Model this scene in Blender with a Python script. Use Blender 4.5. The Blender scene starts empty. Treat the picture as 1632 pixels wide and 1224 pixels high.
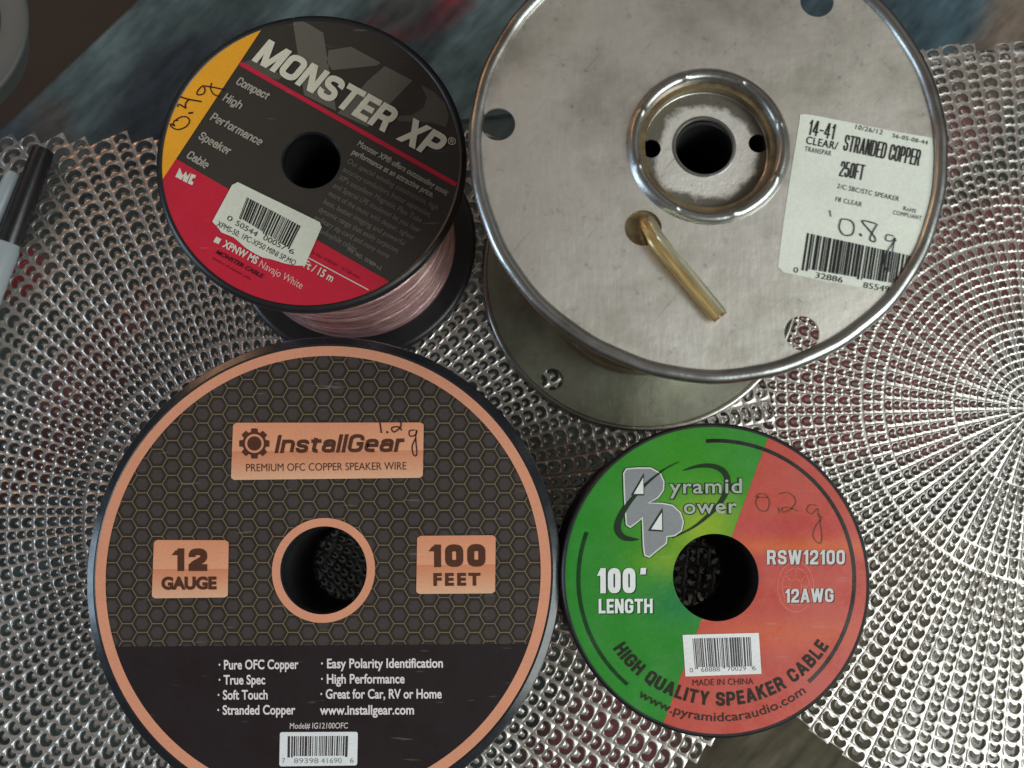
import bpy, bmesh, math, random
from math import sin, cos, pi, hypot, atan2, sqrt
from mathutils import Vector, Matrix

random.seed(7)
scene = bpy.context.scene
COL = scene.collection

# ------------------------------------------------------------------ camera
F_PX, CX, CY, CAM_H = 1569.0, 816.0, 612.0, 0.508
TILT, ROLL = 0.140861, 0.003577
ct, st = cos(TILT), sin(TILT)
RIGHT = Vector((1, 0, 0)); UP = Vector((0, ct, st)); FWD = Vector((0, st, -ct))
c_, s_ = cos(ROLL), sin(ROLL)
FWD, RIGHT = FWD * c_ + RIGHT * s_, RIGHT * c_ - FWD * s_
CAMP = Vector((0, 0, CAM_H))
cam_data = bpy.data.cameras.new('camera')
cam = bpy.data.objects.new('camera', cam_data)
COL.objects.link(cam)
cam.matrix_world = Matrix(((RIGHT.x, UP.x, -FWD.x, 0), (RIGHT.y, UP.y, -FWD.y, 0),
                           (RIGHT.z, UP.z, -FWD.z, CAM_H), (0, 0, 0, 1)))
cam_data.sensor_width = 36.0
cam_data.lens = 36.0 * F_PX / 1632.0
cam_data.clip_start = 0.01
cam_data.clip_end = 50
cam_data.dof.use_dof = True
cam_data.dof.focus_distance = 0.415
cam_data.dof.aperture_fstop = 13.0
scene.camera = cam


def P(px, py, z):
    """a spot in the photograph, as a point on the level plane at height z"""
    d = FWD + RIGHT * ((px - CX) / F_PX) - UP * ((py - CY) / F_PX)
    k = (z - CAM_H) / d.z
    return CAMP + d * k


# ------------------------------------------------------------------ light
world = bpy.data.worlds.new('World')
scene.world = world
world.use_nodes = True
wn = world.node_tree
bg = wn.nodes['Background']
tc = wn.nodes.new('ShaderNodeTexCoord')
sx = wn.nodes.new('ShaderNodeSeparateXYZ')
rp = wn.nodes.new('ShaderNodeValToRGB')
wn.links.new(tc.outputs['Generated'], sx.inputs[0])
wn.links.new(sx.outputs['Z'], rp.inputs[0])
wn.links.new(rp.outputs[0], bg.inputs[0])
rp.color_ramp.elements[0].position = 0.0
rp.color_ramp.elements[0].color = (0.05, 0.045, 0.04, 1)
rp.color_ramp.elements[1].position = 0.86
rp.color_ramp.elements[1].color = (0.60, 0.54, 0.49, 1)
e_ = rp.color_ramp.elements.new(0.985)          # whoever holds the phone darkens what is straight above
e_.color = (0.10, 0.09, 0.085, 1)
bg.inputs[1].default_value = 0.40


def area(name, loc, target, sx_, sy_, power, color):
    l = bpy.data.lights.new(name, 'AREA')
    l.shape = 'RECTANGLE'; l.size = sx_; l.size_y = sy_
    l.energy = power; l.color = color
    o = bpy.data.objects.new(name, l)
    COL.objects.link(o)
    o.location = loc
    o.rotation_euler = (Vector(target) - Vector(loc)).to_track_quat('-Z', 'Y').to_euler()
    return o


area('window_light', (1.26, -0.50, 1.30), (0.12, 0, 0.05), 1.1, 1.15, 31, (0.92, 1.0, 0.97))
area('side_window_light', (-1.3, -0.1, 0.50), (-0.2, 0, 0.05), 0.4, 0.6, 5.5, (0.60, 0.80, 1.0))
area('warm_lamp_light', (-0.80, 0.9, 0.60), (0.05, 0.05, 0.1), 0.30, 0.30, 1.5, (1.0, 0.56, 0.28))
scene.view_settings.view_transform = 'Standard'
scene.view_settings.look = 'None'
scene.view_settings.exposure = 0
scene.view_settings.gamma = 1
scene.view_settings.use_curve_mapping = False


# ------------------------------------------------------------------ materials
def lin(v):
    v /= 255.0
    return v / 12.92 if v <= 0.04045 else ((v + 0.055) / 1.055) ** 2.4


def C(r, g, b, e=0.88):
    return (min(lin(r) / e, 0.9), min(lin(g) / e, 0.9), min(lin(b) / e, 0.9), 1.0)


def mat(name):
    m = bpy.data.materials.new(name)
    m.use_nodes = True
    return m, m.node_tree, m.node_tree.nodes['Principled BSDF']


def nd(nt, kind, **kw):
    n = nt.nodes.new(kind)
    for k, v in kw.items():
        setattr(n, k, v)
    return n


def noise(nt, scale, detail=4, rough=0.6, vec=None):
    n = nd(nt, 'ShaderNodeTexNoise')
    n.inputs['Scale'].default_value = scale
    n.inputs['Detail'].default_value = detail
    n.inputs['Roughness'].default_value = rough
    if vec is None:
        t = nd(nt, 'ShaderNodeTexCoord')
        vec = t.outputs['Object']
    nt.links.new(vec, n.inputs['Vector'])
    return n


def ramp(nt, src, stops):
    r = nd(nt, 'ShaderNodeValToRGB')
    el = r.color_ramp.elements
    el[0].position, el[0].color = stops[0]
    el[1].position, el[1].color = stops[-1]
    for p, c in stops[1:-1]:
        e = el.new(p); e.color = c
    nt.links.new(src, r.inputs[0])
    return r


def bump(nt, b, height, strength, dist=0.001):
    n = nd(nt, 'ShaderNodeBump')
    n.inputs['Strength'].default_value = strength
    n.inputs['Distance'].default_value = dist
    nt.links.new(height, n.inputs['Height'])
    nt.links.new(n.outputs[0], b.inputs['Normal'])
    return n


def g(v):
    return (v, v, v, 1)


def mk_plastic(name, col, rough):
    m, nt, b = mat(name)
    n = noise(nt, 140, 5, 0.7)
    r = ramp(nt, n.outputs['Fac'], [(0.3, g(rough - 0.06)), (0.75, g(rough + 0.12))])
    b.inputs['Base Color'].default_value = col
    nt.links.new(r.outputs[0], b.inputs['Roughness'])
    bump(nt, b, n.outputs['Fac'], 0.12, 0.0004)
    return m


M_BLACK = mk_plastic('black_plastic', (0.012, 0.012, 0.014, 1), 0.34)
M_NAVY = mk_plastic('black_satin_plastic', (0.014, 0.016, 0.021, 1), 0.22)
M_GREY = mk_plastic('grey_plastic', (0.11, 0.115, 0.11, 1), 0.5)
M_LGREY = mk_plastic('pale_grey_plastic', (0.34, 0.39, 0.42, 1), 0.3)
M_CORE = mk_plastic('dark_core', (0.006, 0.006, 0.006, 1), 0.6)


def mk_print(name, rough):
    m, nt, b = mat(name)
    a = nd(nt, 'ShaderNodeVertexColor', layer_name='ink')
    n = noise(nt, 900, 3, 0.6)
    n2 = noise(nt, 45, 4, 0.6)
    mx = nd(nt, 'ShaderNodeMix', data_type='RGBA', blend_type='MULTIPLY')
    mx.inputs[0].default_value = 1.0
    r = ramp(nt, n2.outputs['Fac'], [(0.3, g(0.90)), (0.7, g(1.0))])
    nt.links.new(a.outputs[0], mx.inputs[6])
    nt.links.new(r.outputs[0], mx.inputs[7])
    mx2 = nd(nt, 'ShaderNodeMix', data_type='RGBA', blend_type='MULTIPLY')
    mx2.inputs[0].default_value = 1.0
    r2 = ramp(nt, n.outputs['Fac'], [(0.25, g(0.86)), (0.75, g(1.0))])
    nt.links.new(mx.outputs[2], mx2.inputs[6])
    nt.links.new(r2.outputs[0], mx2.inputs[7])
    nt.links.new(mx2.outputs[2], b.inputs['Base Color'])
    sc = noise(nt, 55, 6, 0.8)
    rs = ramp(nt, sc.outputs['Fac'], [(0.35, g(rough - 0.1)), (0.7, g(rough + 0.12))])
    nt.links.new(rs.outputs[0], b.inputs['Roughness'])
    t = nd(nt, 'ShaderNodeTexCoord'); mp = nd(nt, 'ShaderNodeMapping')
    mp.inputs['Rotation'].default_value = (0, 0, 0.5); mp.inputs['Scale'].default_value = (0.12, 1.0, 1.0)
    nt.links.new(t.outputs['Object'], mp.inputs[0])
    ns = noise(nt, 420, 2, 0.5, mp.outputs[0])
    rsc = ramp(nt, ns.outputs['Fac'], [(0.70, g(0.0)), (0.76, g(0.10))])
    mx3 = nd(nt, 'ShaderNodeMix', data_type='RGBA')
    nt.links.new(rsc.outputs[0], mx3.inputs[0]); nt.links.new(mx2.outputs[2], mx3.inputs[6])
    mx3.inputs[7].default_value = (0.6, 0.58, 0.55, 1)
    nt.links.new(mx3.outputs[2], b.inputs['Base Color'])
    b.inputs['Specular IOR Level'].default_value = 0.5 if rough < 0.4 else 0.25
    bump(nt, b, n2.outputs['Fac'], 0.15, 0.0006)
    return m


M_PRINT = mk_print('printed_paper', 0.55)
M_GLOSS = mk_print('glossy_printed_paper', 0.32)
M_INK = mk_print('ink', 0.5)


def mk_tin(name, base, dark, rough, olive=False):
    m, nt, b = mat(name)
    b.inputs['Metallic'].default_value = 1.0
    big = noise(nt, 48 if olive else 22, 9 if olive else 6, 0.72 if olive else 0.62)
    fine = noise(nt, 260, 6, 0.75)
    t = nd(nt, 'ShaderNodeTexCoord')
    mp = nd(nt, 'ShaderNodeMapping')
    mp.inputs['Scale'].default_value = (1.0, 0.14, 1.0)
    mp.inputs['Rotation'].default_value = (0, 0, 0.6)
    nt.links.new(t.outputs['Object'], mp.inputs[0])
    streak = noise(nt, 320, 4, 0.7, mp.outputs[0])
    huge = noise(nt, 11, 5, 0.7)
    ad = nd(nt, 'ShaderNodeMath', operation='MULTIPLY_ADD')
    ad.inputs[1].default_value = 0.5
    nt.links.new(big.outputs['Fac'], ad.inputs[0])
    hl = nd(nt, 'ShaderNodeMath', operation='MULTIPLY'); hl.inputs[1].default_value = 0.5
    nt.links.new(huge.outputs['Fac'], hl.inputs[0]); nt.links.new(hl.outputs[0], ad.inputs[2])
    src = ad.outputs[0]
    if olive:                                  # tarnish creeps in from the rim of the plate
        tc_ = nd(nt, 'ShaderNodeTexCoord'); vl = nd(nt, 'ShaderNodeVectorMath', operation='MULTIPLY')
        vl.inputs[1].default_value = (1, 1, 0)
        nt.links.new(tc_.outputs['Object'], vl.inputs[0])
        ln = nd(nt, 'ShaderNodeVectorMath', operation='LENGTH'); nt.links.new(vl.outputs[0], ln.inputs[0])
        mr = nd(nt, 'ShaderNodeMapRange'); mr.inputs[1].default_value = 0.0150; mr.inputs[2].default_value = 0.0215
        mr.inputs[3].default_value = 0.06; mr.inputs[4].default_value = -0.15
        nt.links.new(ln.outputs['Value'], mr.inputs[0])
        a2 = nd(nt, 'ShaderNodeMath', operation='ADD')
        nt.links.new(src, a2.inputs[0]); nt.links.new(mr.outputs[0], a2.inputs[1]); src = a2.outputs[0]
    lo, mid = (0.42, 0.50) if olive else (0.36, 0.535)
    r1 = ramp(nt, src, [(lo, dark), (mid, base), (0.75, tuple(min(1, x * 1.08) for x in base[:3]) + (1,))])
    r2 = ramp(nt, fine.outputs['Fac'], [(0.30, g(0.5)), (0.40, g(0.93)), (0.7, g(1.0))])
    mx = nd(nt, 'ShaderNodeMix', data_type='RGBA', blend_type='MULTIPLY')
    mx.inputs[0].default_value = 0.8
    nt.links.new(r1.outputs[0], mx.inputs[6]); nt.links.new(r2.outputs[0], mx.inputs[7])
    nt.links.new(mx.outputs[2], b.inputs['Base Color'])
    mps = nd(nt, 'ShaderNodeMapping', vector_type='TEXTURE')
    mps.inputs['Rotation'].default_value = (0, 0, 0.9); mps.inputs['Scale'].default_value = (22, 1, 1)
    nt.links.new(t.outputs['Object'], mps.inputs[0])
    wv = noise(nt, 800, 2, 0.5, mps.outputs[0])
    rr = ramp(nt, big.outputs['Fac'], [(0.3, g(rough + 0.12)), (0.7, g(rough))])
    sc_ = ramp(nt, wv.outputs['Fac'], [(0.25, g(0.72)), (0.31, g(1.0))])
    mxs = nd(nt, 'ShaderNodeMix', data_type='RGBA', blend_type='MULTIPLY'); mxs.inputs[0].default_value = 1.0
    nt.links.new(mx.outputs[2], mxs.inputs[6]); nt.links.new(sc_.outputs[0], mxs.inputs[7])
    nt.links.new(mxs.outputs[2], b.inputs['Base Color'])
    nt.links.new(rr.outputs[0], b.inputs['Roughness'])
    mb = nd(nt, 'ShaderNodeMix', data_type='RGBA')
    mb.inputs[0].default_value = 0.12
    nt.links.new(big.outputs['Fac'], mb.inputs[6]); nt.links.new(streak.outputs['Fac'], mb.inputs[7])
    bump(nt, b, mb.outputs[2], 0.5, 0.0012)
    return m


M_TIN = mk_tin('tinned_steel_sheet', (0.88, 0.84, 0.775, 1), (0.50, 0.465, 0.41, 1), 0.42)
M_PLATE = mk_tin('stained_steel_plate', (0.86, 0.83, 0.78, 1), (0.22, 0.205, 0.17, 1), 0.5, True)
M_TINRIM = mk_tin('worn_steel_bead', (0.46, 0.47, 0.46, 1), (0.22, 0.20, 0.18, 1), 0.27)
M_TINLOW = mk_tin('shaded_steel_sheet', (0.47, 0.49, 0.40, 1), (0.26, 0.27, 0.21, 1), 0.27)  # darker copy of the tinned steel, upper flange's shade put into its colour

# mat of stamped silver
M_MAT, nt, b = mat('silver_stamped_vinyl')
n = noise(nt, 60, 4, 0.6)
b.inputs['Metallic'].default_value = 0.8
r = ramp(nt, n.outputs['Fac'], [(0.3, (0.47, 0.435, 0.405, 1)), (0.7, (0.60, 0.56, 0.525, 1))])
nt.links.new(r.outputs[0], b.inputs['Base Color'])
r = ramp(nt, n.outputs['Fac'], [(0.3, g(0.38)), (0.7, g(0.30))])
nt.links.new(r.outputs[0], b.inputs['Roughness'])
n2 = noise(nt, 900, 2, 0.5)
bump(nt, b, n2.outputs['Fac'], 0.10, 0.0004)


def mk_wire(name, col1, col2, metal, rough, pitch):
    m, nt, b = mat(name)
    t = nd(nt, 'ShaderNodeTexCoord')
    mp = nd(nt, 'ShaderNodeMapping')
    mp.inputs['Scale'].default_value = (1.0, 1.0, 14.0)
    nt.links.new(t.outputs['Object'], mp.inputs[0])
    n = noise(nt, 90, 5, 0.7, mp.outputs[0])
    r = ramp(nt, n.outputs['Fac'], [(0.32, col2), (0.66, col1)])
    nt.links.new(r.outputs[0], b.inputs['Base Color'])
    b.inputs['Metallic'].default_value = metal
    b.inputs['Roughness'].default_value = rough
    b.inputs['Coat Weight'].default_value = 1.0
    b.inputs['Coat Roughness'].default_value = 0.09
    bump(nt, b, n.outputs['Fac'], 0.5, 0.0008)
    return m


M_PINK = mk_wire('clear_sleeved_copper', (0.88, 0.56, 0.56, 1), (0.44, 0.21, 0.22, 1), 0.6, 0.3, 3)
M_BRONZE = mk_wire('clear_sleeved_bronze', (0.42, 0.32, 0.17, 1), (0.16, 0.10, 0.05, 1), 0.7, 0.3, 3)
M_COPPER = mk_wire('copper_wire', (0.70, 0.36, 0.2, 1), (0.4, 0.18, 0.1, 1), 0.8, 0.35, 3)


def mk_strand(name, col1, col2):
    m, nt, b = mat(name)
    t = nd(nt, 'ShaderNodeTexCoord'); mp = nd(nt, 'ShaderNodeMapping')
    mp.vector_type = 'TEXTURE'
    mp.inputs['Rotation'].default_value = (0, 0, -0.88); mp.inputs['Scale'].default_value = (16, 1, 1)
    nt.links.new(t.outputs['Object'], mp.inputs[0])
    n = noise(nt, 900, 3, 0.6, mp.outputs[0])
    r = ramp(nt, n.outputs['Fac'], [(0.35, col2), (0.65, col1)])
    nt.links.new(r.outputs[0], b.inputs['Base Color'])
    b.inputs['Metallic'].default_value = 0.75
    b.inputs['Roughness'].default_value = 0.38
    b.inputs['Coat Weight'].default_value = 1.0
    b.inputs['Coat Roughness'].default_value = 0.06
    bump(nt, b, n.outputs['Fac'], 0.25, 0.0005)
    return m


M_GOLD = mk_strand('copper_strands_in_clear_sleeve', (0.78, 0.58, 0.26, 1), (0.52, 0.34, 0.12, 1))
M_TINSTR = mk_strand('tinned_strands_in_clear_sleeve', (0.74, 0.70, 0.50, 1), (0.50, 0.46, 0.30, 1))

# table glass
M_GLASS = bpy.data.materials.new('table_glass'); M_GLASS.use_nodes = True
nt = M_GLASS.node_tree
nt.nodes.remove(nt.nodes['Principled BSDF'])
out = nt.nodes['Material Output']
tr = nd(nt, 'ShaderNodeBsdfTransparent'); tr.inputs[0].default_value = (0.80, 0.79, 0.765, 1)
gl = nd(nt, 'ShaderNodeBsdfGlossy'); gl.inputs['Roughness'].default_value = 0.03
fr = nd(nt, 'ShaderNodeFresnel'); fr.inputs[0].default_value = 1.45
mx = nd(nt, 'ShaderNodeMixShader')
nt.links.new(fr.outputs[0], mx.inputs[0]); nt.links.new(tr.outputs[0], mx.inputs[1]); nt.links.new(gl.outputs[0], mx.inputs[2])
nt.links.new(mx.outputs[0], out.inputs[0])

# rug and floor
M_RUG, nt, b = mat('woven_rug')
a = nd(nt, 'ShaderNodeVertexColor', layer_name='ink')
t = nd(nt, 'ShaderNodeTexCoord')
mp = nd(nt, 'ShaderNodeMapping')
mp.inputs['Scale'].default_value = (0.22, 1.0, 1.0)
nt.links.new(t.outputs['Object'], mp.inputs[0])
n = noise(nt, 70, 6, 0.72, mp.outputs[0])
n2 = noise(nt, 14, 4, 0.6)
r = ramp(nt, n.outputs['Fac'], [(0.3, g(0.45)), (0.7, g(1.5))])
r2 = ramp(nt, n2.outputs['Fac'], [(0.3, g(0.6)), (0.7, g(1.35))])
mx = nd(nt, 'ShaderNodeMix', data_type='RGBA', blend_type='MULTIPLY'); mx.inputs[0].default_value = 1
nt.links.new(a.outputs[0], mx.inputs[6]); nt.links.new(r.outputs[0], mx.inputs[7])
mx2 = nd(nt, 'ShaderNodeMix', data_type='RGBA', blend_type='MULTIPLY'); mx2.inputs[0].default_value = 1
nt.links.new(mx.outputs[2], mx2.inputs[6]); nt.links.new(r2.outputs[0], mx2.inputs[7])
nt.links.new(mx2.outputs[2], b.inputs['Base Color'])
b.inputs['Roughness'].default_value = 0.95
bump(nt, b, n.outputs['Fac'], 0.6, 0.004)

M_FLOOR, nt, b = mat('dark_floor')
n = noise(nt, 8, 5, 0.6)
r = ramp(nt, n.outputs['Fac'], [(0.3, (0.012, 0.009, 0.008, 1)), (0.7, (0.024, 0.018, 0.016, 1))])
nt.links.new(r.outputs[0], b.inputs['Base Color'])
b.inputs['Roughness'].default_value = 0.5


# ------------------------------------------------------------------ builders
def link(name, me, parent=None):
    o = bpy.data.objects.new(name, me)
    COL.objects.link(o)
    if parent is not None:
        o.parent = parent
    return o


def thing(name, label, cat, loc):
    o = bpy.data.objects.new(name, None)
    COL.objects.link(o)
    o.location = loc
    o.empty_display_size = 0.02
    o['label'] = label; o['category'] = cat
    return o


def smooth(me, deg=38):
    bm = bmesh.new(); bm.from_mesh(me)
    for f in bm.faces:
        f.smooth = True
    lim = math.radians(deg)
    for e in bm.edges:
        if len(e.link_faces) == 2 and e.calc_face_angle(0) > lim:
            e.smooth = False
    bm.to_mesh(me); bm.free()


def lathe(name, prof, m, parent, seg=160, closed=True, disp=None, deg=38):
    """turn a profile of (r, z) about the z axis"""
    vs, fs = [], []
    n = len(prof)
    for i in range(seg):
        a = 2 * pi * i / seg
        for (r, z) in prof:
            dr, dz = disp(a, r, z) if disp else (0, 0)
            vs.append(((r + dr) * cos(a), (r + dr) * sin(a), z + dz))
    for i in range(seg):
        j = (i + 1) % seg
        for k in range(n if closed else n - 1):
            l = (k + 1) % n
            fs.append((i * n + k, j * n + k, j * n + l, i * n + l))
    me = bpy.data.meshes.new(name)
    me.from_pydata(vs, [], fs); me.update()
    bm = bmesh.new(); bm.from_mesh(me)
    bmesh.ops.recalc_face_normals(bm, faces=bm.faces)
    bm.to_mesh(me); bm.free()
    smooth(me, deg)
    me.materials.append(m)
    return link(name, me, parent)


def arcpts(cx, cz, r, a0, a1, n):
    return [(cx + r * cos(math.radians(a0 + (a1 - a0) * i / n)), cz + r * sin(math.radians(a0 + (a1 - a0) * i / n))) for i in range(n + 1)]


def sheet(name, loops, z, thick, m, parent):
    """a flat plate with holes: first loop is the outline"""
    cu = bpy.data.curves.new('tmp', 'CURVE')
    cu.dimensions = '2D'; cu.fill_mode = 'BOTH'; cu.extrude = thick / 2
    for lp in loops:
        s = cu.splines.new('POLY')
        s.points.add(len(lp) - 1)
        for p, (x, y) in zip(s.points, lp):
            p.co = (x * 100, y * 100, 0, 1)
        s.use_cyclic_u = True
    cu.extrude *= 100
    o = bpy.data.objects.new('tmp', cu); COL.objects.link(o)
    me = bpy.data.meshes.new_from_object(o)
    bpy.data.objects.remove(o); bpy.data.curves.remove(cu)
    for v in me.vertices:
        v.co = (v.co.x / 100, v.co.y / 100, v.co.z / 100 + z)
    me.name = name
    bm = bmesh.new(); bm.from_mesh(me)
    bmesh.ops.remove_doubles(bm, verts=bm.verts, dist=1e-6)
    bmesh.ops.recalc_face_normals(bm, faces=bm.faces)
    bm.to_mesh(me); bm.free()
    smooth(me, 30)
    me.materials.clear(); me.materials.append(m)
    return link(name, me, parent)


def circ(cx, cy, r, n=48):
    return [(cx + r * cos(2 * pi * i / n), cy + r * sin(2 * pi * i / n)) for i in range(n)]


# ---- printing: flat inked shapes, given by where they are on the label
_TXT = {}


def text_mesh(s, off, shear, spacing):
    key = (s, off, shear, spacing)
    if key in _TXT:
        return _TXT[key]
    cu = bpy.data.curves.new('tmp', 'FONT')
    cu.body = s; cu.size = 1.0; cu.offset = off; cu.shear = shear; cu.space_character = spacing
    cu.resolution_u = 5
    o = bpy.data.objects.new('tmp', cu); COL.objects.link(o)
    me = bpy.data.meshes.new_from_object(o)
    v = [(p.co.x, p.co.y) for p in me.vertices]
    f = [tuple(p.vertices) for p in me.polygons]
    bpy.data.objects.remove(o); bpy.data.curves.remove(cu); bpy.data.meshes.remove(me)
    _TXT[key] = (v, f)
    return v, f


CAP = 0.685


def round_path(pts, closed, n=6):
    out = []
    m = len(pts)
    for i, p in enumerate(pts):
        r = p[2] if len(p) > 2 else 0
        if r == 0 or (not closed and i in (0, m - 1)):
            out.append((p[0], p[1])); continue
        a, e = pts[i - 1], pts[(i + 1) % m]
        da = hypot(a[0] - p[0], a[1] - p[1]); de = hypot(e[0] - p[0], e[1] - p[1])
        ra, re = min(r, da * 0.5 if (len(a) > 2) else da), min(r, de * 0.5 if (len(e) > 2) else de)
        A = (p[0] + (a[0] - p[0]) / da * ra, p[1] + (a[1] - p[1]) / da * ra)
        E_ = (p[0] + (e[0] - p[0]) / de * re, p[1] + (e[1] - p[1]) / de * re)
        for k in range(n + 1):
            t = k / n
            w = 0.30                       # fuller than a parabola
            x = (1 - t) ** 3 * A[0] + 3 * t * (1 - t) ** 2 * (A[0] * w + p[0] * (1 - w)) + 3 * t * t * (1 - t) * (E_[0] * w + p[0] * (1 - w)) + t ** 3 * E_[0]
            y = (1 - t) ** 3 * A[1] + 3 * t * (1 - t) ** 2 * (A[1] * w + p[1] * (1 - w)) + 3 * t * t * (1 - t) * (E_[1] * w + p[1] * (1 - w)) + t ** 3 * E_[1]
            out.append((x, y))
    res = [out[0]]
    for q in out[1:]:
        if hypot(q[0] - res[-1][0], q[1] - res[-1][1]) > 1e-6:
            res.append(q)
    return res


def _d(x0, y0, x1, y1): return ('d', (x0, y0), (x1, y1))
def _h(x0, y0, x1, y1): return ('h', (x0, y0), (x1, y1))
def _p(*a): return ('p', list(a))
def _c(*a): return ('c', list(a))


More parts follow.
